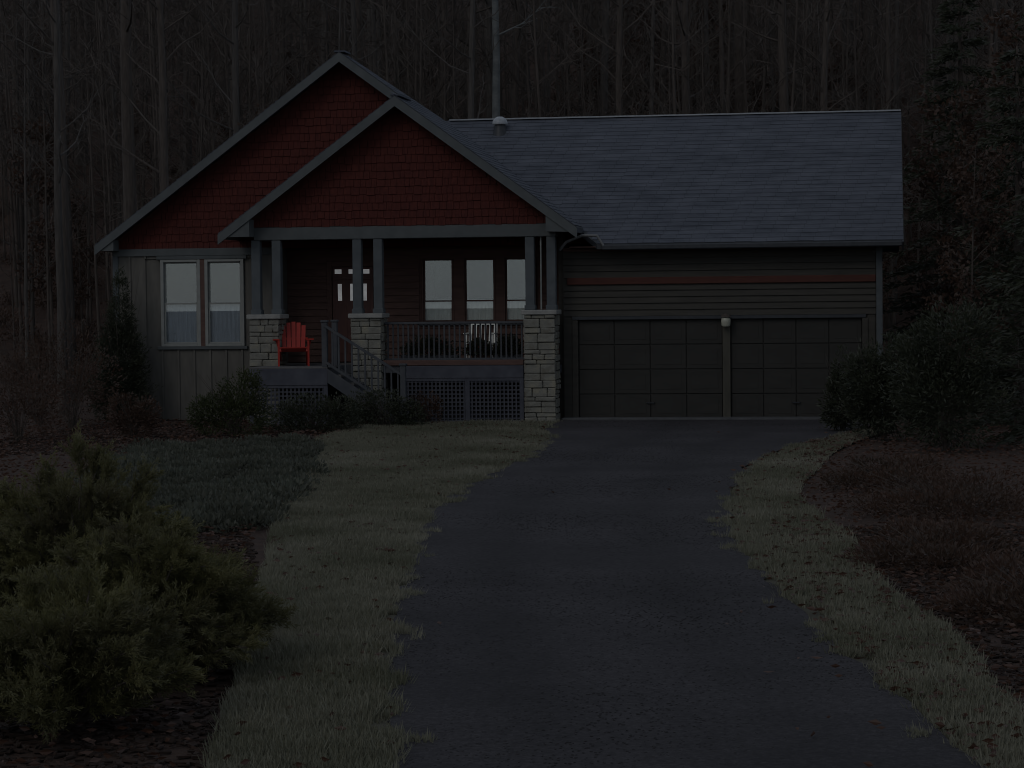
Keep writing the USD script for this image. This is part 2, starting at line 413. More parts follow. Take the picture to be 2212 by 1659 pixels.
tag(apron, 'low concrete sill slab along the foot of the garage doors', 'pavement', kind='structure')

lawn_l = np.vstack([drive_left + [0.22, 0], smooth_line([(7.0, -49), (5.6, -44), (4.4, -38), (3.75, -35), (3.25, -32.8), (2.6, -30.2), (1.95, -27.4), (1.0, -23.4), (0.2, -20), (-0.5, -16.8), (-1.3, -12.2), (-2.0, -8.6), (-2.6, -6.8), (-2.7, -4.0), (-2.2, -1.9), (-1.0, -1.3), (1.04, -1.2)])[1:]])
lawn_r = np.vstack([drive_right - [0.22, 0], smooth_line([(10.5, -49), (11.5, -46), (9.2, -38), (8.5, -33.5), (8.15, -30.2), (7.7, -27.6), (7.55, -25.6), (7.35, -23.5), (6.95, -21), (6.6, -17.8), (6.75, -14), (6.95, -10), (7.35, -6.8), (8.0, -4)])[1:]])
for nm, pl, lb in (('lawn', lawn_l, 'pale dormant lawn left of the driveway, in front of the porch'), ('lawn', lawn_r, 'narrow strip of dormant lawn right of the driveway')):
    o = part(nm, sheet(pl, 0.28, 0.0, 0.022, 9), 'turf', smooth=True)
    tag(o, lb, 'lawn', kind='structure')
bed_poly = smooth_line([(-2.6, -7.6), (-1.5, -12.3), (-0.6, -16.8), (0.1, -20), (0.6, -22.6), (-0.4, -23.4), (-1.8, -22.6), (-3.0, -18), (-4.2, -13.2), (-5.0, -9.6), (-3.6, -8.8), (-2.6, -7.6)])

# ------------------------------------------------------------------ the house
house = thing('house', 'wood and stone house with two red shingled gables, porch and garage', 'house')
SL = 0.7355
MX, MZ = -3.7, 7.89                                   # main ridge
PX = -2.25; PZ = MZ - SL * (PX - MX)                   # porch ridge
EL, ER = -9.22, 1.97
YF, YW = 0.2, 0.6                                     # main rake and main front wall
YP, YB = -1.0, -0.62                                  # porch rake and beam face
main_z = lambda x: MZ - SL * abs(x - MX)


def courses(roof, org, along, up, ranges, expo=0.145, tab=0.32, mat='shingle'):
    """Shingle courses from the eave upward. ranges(t) gives the span along 'along' at slope distance t. Each course is one mesh of lapped tabs."""
    org, along, up = (np.array(a, float) for a in (org, along, up))
    nrm = np.cross(along, up)
    if nrm[2] < 0:
        nrm = -nrm
    t, k = 0.0, 0
    while True:
        sp = ranges(t)
        if sp is None:
            break
        a, b = sp
        m = MB()
        s = a - (tab * 0.5 if k % 2 else 0)
        while s < b:
            s0, s1 = max(s, a), min(s + tab - 0.006, b)
            if s1 - s0 > 0.02:
                th = 0.014 + rng.uniform(-0.003, 0.004); dt = rng.uniform(-0.006, 0.006)
                q = []
                for (u_, t_, h_) in ((s0, t + dt, th), (s1, t + dt, th), (s1, t + expo + 0.03, 0.004), (s0, t + expo + 0.03, 0.004), (s0, t + dt, 0.0), (s1, t + dt, 0.0)):
                    q.append(org + along * u_ + up * t_ + nrm * h_)
                f = np.array([[0, 1, 2], [0, 2, 3], [4, 5, 1], [4, 1, 0], [4, 0, 3], [5, 2, 1]])
                qa = np.array(q)
                if np.dot(np.cross(qa[1] - qa[0], qa[2] - qa[0]), nrm) < 0:
                    f = f[:, ::-1]
                m.add(qa, f)
            s += tab
        if m.n:
            part('shingle_course', m.mesh(), mat, roof)
        t += expo; k += 1


sl_len = math.hypot(1, SL)
cdir = 1 / sl_len; sdir = SL / sl_len
YBACK = 6.55
YH = 0.75                                              # the main ridge ends here and the roof falls to the rear as a hip


def slab(pts, th=0.11):
    """Sloping roof deck from its top outline (3-D points, one plane), th thick downward."""
    p = np.array(pts, float); n = len(p)
    v = np.vstack([p, p - [0, 0, th]])
    f = []
    for k in range(1, n - 1):
        f += [[0, k, k + 1], [n, n + k + 1, n + k]]
    for k in range(n):
        q = (k + 1) % n
        f += [[k, n + k, n + q], [k, n + q, q]]
    tm = trimesh.Trimesh(v, f, process=False)
    tm.fix_normals()
    return np.array(tm.vertices), np.array(tm.faces)


# main gable roof: left slope, right slope (its lower part runs forward over the porch)
r_main = part('roof', slab([(EL, YF, main_z(EL)), (MX, YF, MZ), (MX, YH, MZ), (EL, YH + MX - EL, main_z(EL))]), 'dark_metal', house, label='left slope of the main gable roof')
courses(r_main, (EL, YF, main_z(EL)), (0, 1, 0), (cdir, 0, sdir), lambda t: (0, YH - YF + max(0.02, MX - EL - t * cdir)) if t < (MX - EL) * sl_len - 0.1 else None)
r_right = part('roof', slab([(MX, YF, MZ), (PX, YF, PZ), (1.55, YF, main_z(1.55)), (ER, YF, main_z(ER)), (ER, YH + ER - MX, main_z(ER)), (MX, YH, MZ)]), 'dark_metal', house, label='right slope of the main gable roof')
courses(r_right, (ER, 0, main_z(ER)), (0, 1, 0), (-cdir, 0, sdir),
        lambda t: None if t > (ER - MX) * sl_len - 0.1 else ((YF if (ER - t * cdir > 1.55 or ER - t * cdir < PX) else YP), YH + max(0.02, ER - t * cdir - MX)))
r_hip = part('roof', slab([(MX, YH + .004, MZ), (EL, YH + MX - EL + .004, main_z(EL)), (ER, YH + ER - MX + .004, main_z(ER))]), 'shingle', house, label='hipped rear slope of the main roof')
r_pr = part('roof', slab([(PX, YP, PZ), (1.55, YP, main_z(1.55)), (1.55, YF - .004, main_z(1.55)), (PX, YF - .004, PZ)]), 'dark_metal', house, label='right slope of the porch roof')
PEL = -6.09
porch_z = lambda x: PZ - SL * abs(x - PX)
r_pl = part('roof', slab([(PEL, YP, porch_z(PEL)), (PX, YP, PZ), (PX, YW, PZ), (PEL, YW, porch_z(PEL))]), 'dark_metal', house, label='left slope of the porch roof')
courses(r_pl, (PEL, YP, porch_z(PEL)), (0, 1, 0), (cdir, 0, sdir), lambda t: (0, YW - YP) if t < (PX - PEL) * sl_len - 0.1 else None)
# garage roof
GE_Y, GE_Z, GR_Y, GR_Z, GXR = -0.42, 3.69, 3.4, 6.61, 8.16
gl = math.hypot(GR_Y - GE_Y, GR_Z - GE_Z); gcy, gcz = (GR_Y - GE_Y) / gl, (GR_Z - GE_Z) / gl
gx_left = lambda z: MX + (MZ - z) / SL - 0.12
r_g = part('roof', slab([(gx_left(GE_Z), GE_Y, GE_Z), (GXR, GE_Y, GE_Z), (GXR, GR_Y, GR_Z), (gx_left(GR_Z), GR_Y, GR_Z)]), 'dark_metal', house, label='broad front slope of the garage roof')
courses(r_g, (0, GE_Y, GE_Z), (1, 0, 0), (0, gcy, gcz), lambda t: None if t > gl - 0.08 else (gx_left(GE_Z + gcz * t), GXR + 0.02))
r_gb = part('roof', slab([(gx_left(GE_Z), 2 * GR_Y - GE_Y, GE_Z), (GXR, 2 * GR_Y - GE_Y, GE_Z), (GXR, GR_Y + .003, GR_Z - .002), (gx_left(GR_Z), GR_Y + .003, GR_Z - .002)]), 'dark_metal', house, label='rear slope of the garage roof')
# ridge caps
part('ridge_cap', MB().add(*bar((-1.9, GR_Y, GR_Z + 0.012), (GXR + .02, GR_Y, GR_Z + 0.004), 0.16, 0.03)).mesh(), 'galvanised', r_g)
part('ridge_cap', MB().add(*bar((MX, YF, MZ + 0.01), (MX, YH, MZ + 0.01), 0.24, 0.035)).mesh(), 'shingle', r_right)
part('ridge_cap', MB().add(*bar((PX, YP, PZ + 0.01), (PX, YF, PZ + 0.01), 0.2, 0.03)).mesh(), 'shingle', r_pl)
# roof vent: a low dome on a flared neck
vx, vy = -0.69, 3.02; vz = GR_Z - (GR_Y - vy) * gcz / gcy
prof = np.array([(0.0, 0.33), (0.06, 0.325), (0.12, 0.29), (0.165, 0.23), (0.175, 0.17), (0.165, 0.15), (0.0, 0.15)])[::-1]
vm = trimesh.creation.revolve(prof, sections=20); vm.apply_translation((vx, vy, vz))
part('vent_hood', vm, 'galvanised', r_g, smooth=40)
vb = trimesh.creation.revolve(np.array([(0.0, -0.16), (0.2, -0.16), (0.14, 0.02), (0.12, 0.165), (0.0, 0.165)]), sections=20); vb.apply_translation((vx, vy, vz))
part('vent_base', vb, 'dark_metal', r_g, smooth=40)

# rake boards (fascia) following each gable edge
def rake(x0, z0, x1, z1, y, w=0.185, off=0.02, d=0.05, name='fascia'):
    a = [(x0, z0 - off), (x1, z1 - off), (x1, z1 - off - w * sl_len), (x0, z0 - off - w * sl_len)]
    return part(name, prism(a, y, y - d), 'trim_paint', house)


rake(EL + 0.0, main_z(EL), MX, MZ, YF, 0.16)
rake(MX, MZ, PX + 0.08, PZ - 0.06, YF, 0.16)
rake(PX + 1.0, main_z(PX + 1.0), ER, main_z(ER), YF, 0.12, off=0.03)
rake(PEL, porch_z(PEL), PX, PZ, YP, 0.165)
rake(PX, PZ, 1.55, main_z(1.55), YP, 0.165)
# eave returns: wedge boxes under the rake ends
part('eave_return', prism([(EL + 0.01, main_z(EL) - .13), (EL + 0.42, main_z(EL + 0.42) - .2), (EL + 0.42, 3.7), (EL + 0.01, 3.7)], YF + .35, YF - .02), 'trim_paint', house)
part('eave_return', prism([(PEL + 0.01, porch_z(PEL) - .1), (PEL + 0.68, porch_z(PEL + 0.68) - .2), (PEL + 0.68, 3.93), (PEL + 0.01, 3.93)], YP + .4, YP - .02), 'trim_paint', house)
part('eave_return', prism([(1.54, main_z(1.55) - .1), (0.9, main_z(0.9) - .2), (0.9, 3.95), (1.54, 3.95)], YP + .4, YP - .02), 'trim_paint', house)


# red gables: rows of lapped shakes over a backing
def shakes(poly, y, name):
    P = Polygon(poly); x0, z0, x1, z1 = P.bounds
    wall = part('wall', prism(poly, y, y + 0.12), 'red_board', house, label=name)
    m = MB(); z = z0
    row = 0
    while z < z1:
        x = x0 - rng.uniform(0, 0.15)
        while x < x1:
            w = rng.uniform(0.1, 0.2); lo = z - 0.0 + rng.uniform(-0.012, 0.012); hi = z + 0.2
            c = [(x + 0.004, lo), (x + w - 0.004, lo), (x + w - 0.004, hi), (x + 0.004, hi)]
            if contains_xy(P, x + w / 2, z + 0.09) and contains_xy(P, x + 0.01, z + 0.1) and contains_xy(P, x + w - 0.01, z + 0.1):
                t = 0.028 + rng.uniform(-0.006, 0.006)
                v = [(c[0][0], y - t, c[0][1]), (c[1][0], y - t, c[1][1]), (c[2][0], y - 0.006, c[2][1]), (c[3][0], y - 0.006, c[3][1]), (c[0][0], y - .001, c[0][1]), (c[1][0], y - .001, c[1][1])]
                m.add(v, [[0, 1, 2], [0, 2, 3], [4, 1, 0], [4, 5, 1], [4, 0, 3], [5, 2, 1]])
            x += w
        z += 0.165; row += 1
    s = part('cedar_shake', m.mesh(), 'red_shake', wall)
    tag(s, kind='stuff')


def cut(zf, x0, x1, drop, base):
    return [(x0, base), (x1, base), (x1, max(zf(x1) - drop, base))] + [(x, zf(x) - drop) for x in np.linspace(x1, x0, 40) if zf(x) - drop > base] + [(x0, max(zf(x0) - drop, base))]


def gable_poly(zf, px, base, drop):
    half = (zf(px) - drop - base) / SL
    return [(px - half, base), (px + half, base), (px, zf(px) - drop)]


shakes(gable_poly(main_z, MX, 3.72, 0.16), YW, 'red shingled face of the main gable')
shakes(gable_poly(porch_z, PX, 4.13, 0.14), YB, 'red shingled face of the porch gable')
sof = part('soffit', slab([(EL + .05, YF + .02, main_z(EL + .05) - .115), (MX, YF + .02, MZ - .115), (MX, YW - .04, MZ - .115), (EL + .05, YW - .04, main_z(EL + .05) - .115)], 0.02), 'trim_paint', house)

# body walls (behind what is seen) and the left bay with board and batten
def wall_piece(*a, mat='tan_siding', name='wall', parent=None, b=0.0):
    return part(name, cbox(*a, b=b), mat, parent or house)


# left bay: boards around a window opening x -7.86..-5.97, z 1.60..3.50
LX0, LX1 = -8.93, -5.2
lw = part('wall', MB().box(LX0, -7.88, YW + .03, YW + .15, -0.05, 3.62).box(-5.98, LX1, YW + .03, YW + .15, -0.05, 3.62).box(-7.88, -5.98, YW + .03, YW + .15, -0.05, 1.62).box(-7.88, -5.98, YW + .03, YW + .15, 3.5, 3.62).mesh(), 'tan_siding', house, label='board and batten wall of the left bay')
x = LX0
while x < LX1 - 0.05:
    w = min(0.36, LX1 - x); xa, xb = x + 0.004, x + w - 0.004
    spans = [(-0.02, 3.6)]
    if xb > -7.9 and xa < -5.96:
        spans = [(-0.02, 1.56), (3.52, 3.6)]
    for z0, z1 in spans:
        part('board', cbox(xa, xb, YW, YW + .028, z0, z1), 'tan_siding', lw)
        if x > LX0:
            part('batten', cbox(x - 0.025, x + 0.025, YW - .028, YW - .001, z0, z1, b=0.004), 'tan_siding', lw)
    x += 0.36
part('corner_board', cbox(LX0 - .02, LX0 + .1, YW - .04, YW + .06, -0.05, 3.6, b=0.006), 'post_paint', house)
part('frieze_board', cbox(-8.95, -5.3, YW - .045, YW + .02, 3.58, 3.74, b=0.006), 'trim_paint', house)
wall_piece(LX0 + .01, LX0 + .13, YW + .16, YBACK - .3, -0.05, 3.8)
wall_piece(LX0 + .01, 7.7, YBACK - .3, YBACK - .18, -0.05, 3.8)
part('eave_soffit', cbox(EL + .02, LX0 + .0, YF + .36, YBACK - .35, 3.7, 3.72), 'trim_paint', house)


def window(x0, x1, z0, z1, y, zm, blind=None, case=0.07, mat='window_vinyl', cloth='blind_cloth'):
    """A double hung window: casing, two sashes with their rails, two panes."""
    m = MB()
    for a in ((x0, x0 + case, z0, z1), (x1 - case, x1, z0, z1), (x0 + case, x1 - case, z0, z0 + case * 0.8), (x0 + case, x1 - case, z1 - case * 0.8, z1)):
        m.box(a[0], a[1], y - 0.025, y + 0.09, a[2], a[3], b=0.004)
    w = part('window', m.mesh(), mat, house)
    xa, xb, za, zb = x0 + case + .002, x1 - case - .002, z0 + case * 0.8 + .002, z1 - case * 0.8 - .002
    s = 0.032
    for (p, q, yy) in ((za, zm + .02, y + 0.012), (zm - .02, zb, y + 0.046)):
        f = MB()
        for a in ((xa, xa + s, p, q), (xb - s, xb, p, q), (xa + s, xb - s, p, p + s), (xa + s, xb - s, q - s, q)):
            f.box(a[0], a[1], yy, yy + 0.03, a[2], a[3], b=0.003)
        sash = part('sash', f.mesh(), mat, w)
        pv = np.array([(xa + s, yy + .016, p + s), (xb - s, yy + .016, p + s), (xb - s, yy + .016, q - s), (xa + s, yy + .016, q - s)])
        part('pane', (np.vstack([pv, pv + [0, .006, 0]]), [[0, 1, 2, 3], [7, 6, 5, 4]]), 'pane', w)
    if blind:
        zb0, zb1 = blind
        n = 26
        xs = np.linspace(xa, xb, n); ys = y + 0.088 + 0.006 * np.sin(np.arange(n) * 1.9)
        v = np.vstack([np.column_stack([xs, ys, np.full(n, zb0)]), np.column_stack([xs, ys, np.full(n, zb1)])])
        part('curtain', (v, [[i, i + 1, n + i + 1, n + i] for i in range(n - 1)]), cloth, w)
    return w


window(-7.87, -6.97, 1.6, 3.5, YW - .01, 2.53, blind=(1.66, 2.52), cloth='grey_cloth')
window(-6.87, -5.99, 1.6, 3.5, YW - .01, 2.53, blind=(1.66, 2.52), cloth='grey_cloth')
part('mullion', cbox(-6.968, -6.872, YW - .03, YW + .1, 1.56, 3.54), 'dark_siding', house)
part('window_sill', cbox(-7.95, -5.92, YW - .06, YW + .05, 1.53, 1.598, b=0.006), 'trim_paint', house)
part('window_head', cbox(-7.95, -5.92, YW - .05, YW + .05, 3.502, 3.575, b=0.006), 'trim_paint', house)
part('room', MB().box(-8.8, -5.3, 3.9, 3.95, 0.6, 3.6).box(-8.8, -5.3, YW + .2, 3.9, 0.55, 0.6).box(-8.8, -5.3, YW + .2, 3.9, 3.6, 3.63).box(-5.3, -5.26, YW + .2, 3.9, .6, 3.6).mesh(), 'interior', house)

# porch recess: back wall with three windows and the door
YR = 1.3
PX0, PX1 = -5.2, 1.1
holes = [(-2.17, -1.46), (-1.25, -0.54), (-0.36, 0.35)]
bw = MB()
bw.box(PX0, -4.22, YR + .02, YR + .14, 1.2, 3.95).box(-3.22, holes[0][0], YR + .02, YR + .14, 1.2, 3.95).box(holes[0][1], holes[1][0], YR + .02, YR + .14, 2.08, 3.46)
bw.box(holes[1][1], holes[2][0], YR + .02, YR + .14, 2.08, 3.46).box(holes[2][1], PX1, YR + .02, YR + .14, 1.2, 3.95)
bw.box(holes[0][0], holes[2][1], YR + .02, YR + .14, 1.2, 2.08).box(holes[0][0], holes[2][1], YR + .02, YR + .14, 3.46, 3.95).box(-4.22, -3.22, YR + .02, YR + .14, 3.34, 3.95)
bwall = part('wall', bw.mesh(), 'dark_siding', house, label='dark red brown wall at the back of the porch')
z = 1.22
while z < 3.9:
    spans = [(PX0, PX1)]
    if z < 3.4:
        spans = [(PX0, -4.3), (-3.14, PX1)]
    if 1.95 < z < 3.5:
        spans = [(PX0, -4.3), (-3.14, -2.24), (0.42, PX1)] if z < 3.4 else [(PX0, -2.24), (0.42, PX1)]
    for a, b_ in spans:
        v, f = cbox(a, b_, YR - .002, YR + .018, z, min(z + 0.142, 3.94))
        v[np.isclose(v[:, 1], YR - .002) & (v[:, 2] > z + 0.1), 1] = YR + .012
        v[np.isclose(v[:, 1], YR - .002), 1] = YR - .018
        part('siding_board', (v, f), 'dark_siding', bwall)
    z += 0.145
for a, b_ in holes:
    window(a, b_, 2.06, 3.47, YR - .02, 2.53, blind=(2.1, 2.56), case=0.028, mat='dark_siding')
part('window_sill', cbox(-2.24, 0.42, YR - .07, YR + .02, 2.0, 2.058, b=0.006), 'rail_wood', house)
for a, b_ in ((-1.458, -1.252), (-0.538, -0.362)):
    part('mullion', cbox(a, b_, YR - .035, YR + .018, 2.06, 3.47), 'dark_siding', house)
part('room', MB().box(-2.6, 1.0, 4.9, 4.95, 1.2, 3.6).box(-2.6, 1.0, YR + .2, 4.9, 1.15, 1.2).box(-2.6, 1.0, YR + .2, 4.9, 3.6, 3.63).box(-2.64, -2.6, YR + .2, 4.9, 1.2, 3.6).box(1.0, 1.04, YR + .2, 4.9, 1.2, 3.6).mesh(), 'interior', house)
# door with three square lights over three tall lights
door = part('door', cbox(-4.18, -3.26, YR - .005, YR + .045, 1.22, 3.3, b=0.006), 'door_wood', house, label='dark wooden front door with pale glass lights')
for cx in (-4.045, -3.735, -3.42):
    part('door_light', cbox(cx - .075, cx + .075, YR - .016, YR - .006, 3.15, 3.25, b=0.003), 'lit_glass', door)
for cx in (-4.01, -3.735, -3.45):
    part('door_light', cbox(cx - .045, cx + .045, YR - .016, YR - .006, 2.56, 2.93, b=0.003), 'lit_glass', door)
part('door_shelf', cbox(-4.16, -3.28, YR - .035, YR - .006, 3.02, 3.07, b=0.004), 'door_wood', door)
for a in ((-4.1, -3.86), (-3.84, -3.6), (-3.58, -3.34)):
    part('door_panel', cbox(a[0], a[1], YR - .012, YR - .0055, 1.4, 2.46, b=0.004), 'door_wood', door)
hm = trimesh.creation.icosphere(subdivisions=2, radius=0.035); hm.apply_translation((-3.33, YR - .06, 2.2))
part('handle', hm, 'galvanised', door, smooth=True)
part('door_casing', MB().box(-4.3, -4.19, YR - .03, YR + .018, 1.2, 3.42, b=0.004).box(-3.25, -3.14, YR - .03, YR + .018, 1.2, 3.42, b=0.004).box(-4.188, -3.252, YR - .03, YR + .018, 3.31, 3.42, b=0.004).mesh(), 'dark_siding', house)
# return walls at both ends of the porch, ceiling, beam
wall_piece(PX0 - .1, PX0 - .003, YW + .155, YR + .14, 0, 3.95)
wall_piece(PX1 - .1, PX1 - .004, 0.122, YR + .14, 0, 3.95, mat='garage_siding')
part('ceiling', cbox(-5.5, 1.15, YB + .26, YR + .14, 3.955, 3.99), 'dark_siding', house)
part('beam', cbox(-5.42, 1.06, YB - .02, YB + .24, 3.86, 4.13, b=0.01), 'trim_paint', house)
part('beam', cbox(-5.42, -5.2, YB + .245, YW - .05, 3.86, 3.95, b=0.01), 'trim_paint', house)
part('beam', cbox(0.84, 1.06, YB + .245, -0.02, 3.86, 3.95, b=0.01), 'trim_paint', house)


# stone piers with caps and paired posts
def pier(x0, x1, y0, y1, zt, stretch_base=0.0):
    core = part('stone_pier', cbox(x0 + .05, x1 - .05, y0 + .05, y1 - .05, -0.1, zt), 'mortar', house)
    for face in ('front', 'right', 'left'):
        z = -0.02
        L = (x1 - x0) if face == 'front' else (y1 - y0)
        while z < zt - 0.03:
            h = min(rng.choice([0.09, 0.12, 0.15, 0.19]), zt - z)
            if zt - (z + h) < 0.05:
                h = zt - z
            s = 0.0
            while s < L - 0.02:
                w = rng.uniform(0.16, 0.42)
                if L - s - w < 0.13:
                    w = L - s
                out = rng.uniform(-0.012, 0.02)
                a, b_ = s + 0.005, s + w - 0.005
                if face == 'front':
                    args = (x0 + a, x0 + b_, y0 - out, y0 + .06)
                elif face == 'right':
                    args = (x1 - .06, x1 + out, y0 + a + (.065 if s == 0 else 0), y0 + b_)
                else:
                    args = (x0 - out, x0 + .06, y0 + a + (.065 if s == 0 else 0), y0 + b_)
                part('stone', cbox(*args, z + .005, z + h - .005, b=0.016, jit=0.004), 'ledge_stone', core)
                s += w
            z += h
    part('pier_cap', cbox(x0 - .045, x1 + .045, y0 - .045, y1 + .045, zt + .002, zt + .1, b=0.014), 'cap_stone', house)
    xm, ym = (x0 + x1) / 2, (y0 + y1) / 2
    for sx in (-1, 1):
        part('post', MB().box(xm + sx * .225 - .095, xm + sx * .225 + .095, ym - .095, ym + .095, zt + .1, 3.862, b=0.008).box(xm + sx * .225 - .115, xm + sx * .225 + .115, ym - .115, ym + .115, zt + .1, zt + .2, b=0.008).mesh(), 'post_paint', house)


pier(-5.49, -4.84, -0.85, -0.2, 2.19)
pier(-3.29, -2.64, -0.85, -0.2, 2.19)
pier(0.39, 1.05, -0.85, -0.2, 2.23)

# porch deck, landing and skirt
deck = part('deck', cbox(-5.2, 1.06, -0.18, 1.28, 1.0, 1.168), 'rail_wood', house)
for k in range(10):
    part('deck_board', cbox(-5.18, 1.0, -0.18 + k * .146, -0.18 + k * .146 + .14, 1.172, 1.2, b=0.004), 'deck_wood', deck)
for a, b_ in ((-4.83, -3.3), (-2.63, 0.38)):
    part('deck_rim', cbox(a, b_, -0.74, -0.2, 1.03, 1.2, b=0.008), 'rail_wood', deck)
part('deck_rim', cbox(-2.62, 0.37, -0.79, -0.745, 1.19, 1.3, b=0.008), 'dark_siding', house)
land = part('landing', cbox(-5.18, -3.56, -1.9, -0.87, 1.02, 1.168), 'rail_wood', house)
for k in range(7):
    part('deck_board', cbox(-5.2, -3.54, -1.93 + k * .15, -1.93 + k * .15 + .144, 1.172, 1.2, b=0.004), 'deck_wood', land)
part('skirt_board', cbox(-5.2, -3.54, -1.945, -1.905, 0.83, 1.17, b=0.006), 'lattice_wood', house)
part('skirt_board', cbox(-2.2, 0.37, -0.8, -0.76, 0.92, 1.18, b=0.006), 'lattice_wood', house)


def lattice(x0, x1, y, z0, z1, post=None):
    fr = MB()
    for a in ((x0, x0 + .08, z0, z1), (x1 - .08, x1, z0, z1), (x0 + .08, x1 - .08, z0, z0 + .06), (x0 + .08, x1 - .08, z1 - .06, z1)):
        fr.box(a[0], a[1], y - .03, y + .01, a[2], a[3], b=0.004)
    if post:
        fr.box(post - .05, post + .05, y - .032, y + .012, z0 + .06, z1 - .06, b=0.004)
    p = part('lattice_panel', fr.mesh(), 'lattice_wood', house)
    m = MB()
    x = x0 + .1
    while x < x1 - .08:
        m.box(x, x + .03, y - .018, y - .008, z0 + .03, z1 - .03); x += 0.085
    z = z0 + .08
    while z < z1 - .06:
        m.box(x0 + .05, x1 - .05, y - .007, y + .003, z, z + .03); z += 0.085
    tag(part('lattice_slat', m.mesh(), 'lattice_wood', p), kind='stuff')


lattice(-5.2, -3.54, -1.9, 0.0, 0.828)
lattice(-2.2, 0.37, -0.76, -0.02, 0.918, post=-0.82)
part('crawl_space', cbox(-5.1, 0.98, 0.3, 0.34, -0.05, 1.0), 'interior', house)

# stair falling to the right, in front of the middle pier
ST0, STN, RUN = -3.54, 6, 0.265
RISE = 1.2 / (STN + 1)
for k in range(STN):
    xk = ST0 + k * RUN; zk = 1.2 - RISE * (k + 1)
    part('stair_tread', cbox(xk, xk + RUN + .02, -1.9, -0.95, zk - .04, zk, b=0.005), 'deck_wood', house)
    part('stair_riser', cbox(xk + .003, xk + .02, -1.86, -0.99, zk, zk + RISE - .042), 'rail_wood', house)
for yy in (-1.93, -0.93):
    a = [(ST0, 1.17), (ST0 + STN * RUN, 1.17 - RISE * STN), (ST0 + STN * RUN, max(-0.02, 0.9 - RISE * STN)), (ST0 + STN * RUN - .25, -0.02), (ST0, 0.88)]
    part('stringer', prism(a, yy - .02, yy + .02), 'rail_wood', house)
NX = ST0 + STN * RUN
for (px_, py_, z0, z1) in ((ST0 - .06, -1.88, 1.2, 2.12), (NX + .0, -1.93, -0.02, 1.22), (ST0 - .06, -0.98, 1.2, 2.12)):
    part('newel_post', MB().box(px_ - .055, px_ + .055, py_ - .055, py_ + .055, z0, z1, b=0.006).box(px_ - .075, px_ + .075, py_ - .075, py_ + .075, z1 + .001, z1 + .045, b=0.01).mesh(), 'rail_wood', house)
for yy in (-1.93,):
    part('handrail', MB().add(*bar((ST0 - .05, yy, 2.06), (NX - .02, yy, 2.06 - RISE * STN + .0), .07, .05)).mesh(), 'rail_wood', house)
    part('bottom_rail', MB().add(*bar((ST0 - .03, yy, 1.3), (NX - .02, yy, 1.3 - RISE * STN), .05, .05)).mesh(), 'rail_wood', house)
    for k in range(11):
        t = (k + 0.8) / 11.6
        xx = ST0 + (NX - ST0) * t; zb_ = 1.3 - RISE * STN * t
        part('baluster', cbox(xx - .016, xx + .016, yy - .016, yy + .016, zb_ - .0, zb_ + .74), 'rail_wood', house)
# porch rail between the middle and right piers
part('handrail', cbox(-2.63, 0.385, -0.56, -0.46, 2.05, 2.1, b=0.008), 'rail_wood', house)
part('bottom_rail', cbox(-2.63, 0.385, -0.54, -0.48, 1.29, 1.335, b=0.006), 'rail_wood', house)
for k in range(27):
    xx = -2.56 + k * 0.11
    part('baluster', cbox(xx - .016, xx + .016, -0.527, -0.495, 1.335, 2.05), 'rail_wood', house)

# garage front: two panelled doors, post between, lap boards and the red band above
gw = part('wall', MB().box(1.1, 1.42, 0.02, 0.14, -0.05, 3.62).box(4.46, 4.62, 0.02, 0.14, -0.05, 3.62).box(7.34, 7.74, 0.02, 0.14, -0.05, 3.62).box(1.42, 4.46, 0.02, 0.14, 2.1, 3.62).box(4.62, 7.34, 0.02, 0.14, 2.1, 3.62).mesh(), 'garage_siding', house, label='front wall of the garage')
z = 2.18
while z < 3.6:
    if not 2.78 < z < 2.98:
        v, f = cbox(1.12, 7.62, -0.002, 0.018, z, min(z + 0.132, 3.6))
        v[np.isclose(v[:, 1], -.002) & (v[:, 2] > z + 0.1), 1] = .012
        v[np.isclose(v[:, 1], -.002), 1] = -.018
        part('siding_board', (v, f), 'garage_siding', gw)
    z += 0.135
part('trim_band', cbox(1.2, 7.62, -0.045, 0.018, 2.845, 2.99, b=0.008), 'red_board', house, label='dark red board across the garage front')
part('lintel', cbox(1.3, 7.42, -0.05, 0.018, 2.105, 2.175, b=0.006), 'dark_metal', house)
for a, b_ in ((1.3, 1.42), (4.46, 4.62), (7.34, 7.46)):
    part('door_jamb', cbox(a, b_, -0.04, 0.018, -0.02, 2.1, b=0.006), 'garage_siding' if a != 4.46 else 'garage_jamb', house)
for a, b_ in ((1.12, 1.297), (7.463, 7.6)):
    part('wall_panel', cbox(a, b_, -0.012, 0.018, -0.02, 2.16), 'garage_siding', house)
part('corner_board', cbox(7.63, 7.76, -0.04, 0.08, -0.05, 3.6, b=0.006), 'post_paint', house)
for a, b_ in ((1.425, 4.455), (4.625, 7.335)):
    gd = part('garage_door', cbox(a, b_, 0.07, 0.11, -0.02, 2.098), 'garage_paint', house)
    w = (b_ - a) / 4
    for r_ in range(4):
        for c_ in range(4):
            x0, z0 = a + c_ * w, 0.02 + r_ * 0.52
            part('door_panel', cbox(x0 + .008, x0 + w - .008, 0.045, 0.072, z0 + .006, z0 + .51, b=0.01), 'garage_paint', gd)
            part('door_panel', cbox(x0 + .1, x0 + w - .1, 0.039, 0.0445, z0 + .1, z0 + .42, b=0.012), 'garage_paint', gd)
    part('handle', MB().add(*tube([((a + b_) / 2 - .08, 0.045, .35), ((a + b_) / 2 - .07, 0.0, .35), ((a + b_) / 2 + .07, 0.0, .35), ((a + b_) / 2 + .08, 0.045, .35)], .012, 6)).mesh(), 'dark_metal', gd)
part('frieze_board', cbox(1.12, 7.62, -0.03, 0.018, 3.545, 3.62, b=0.006), 'dark_siding', house)
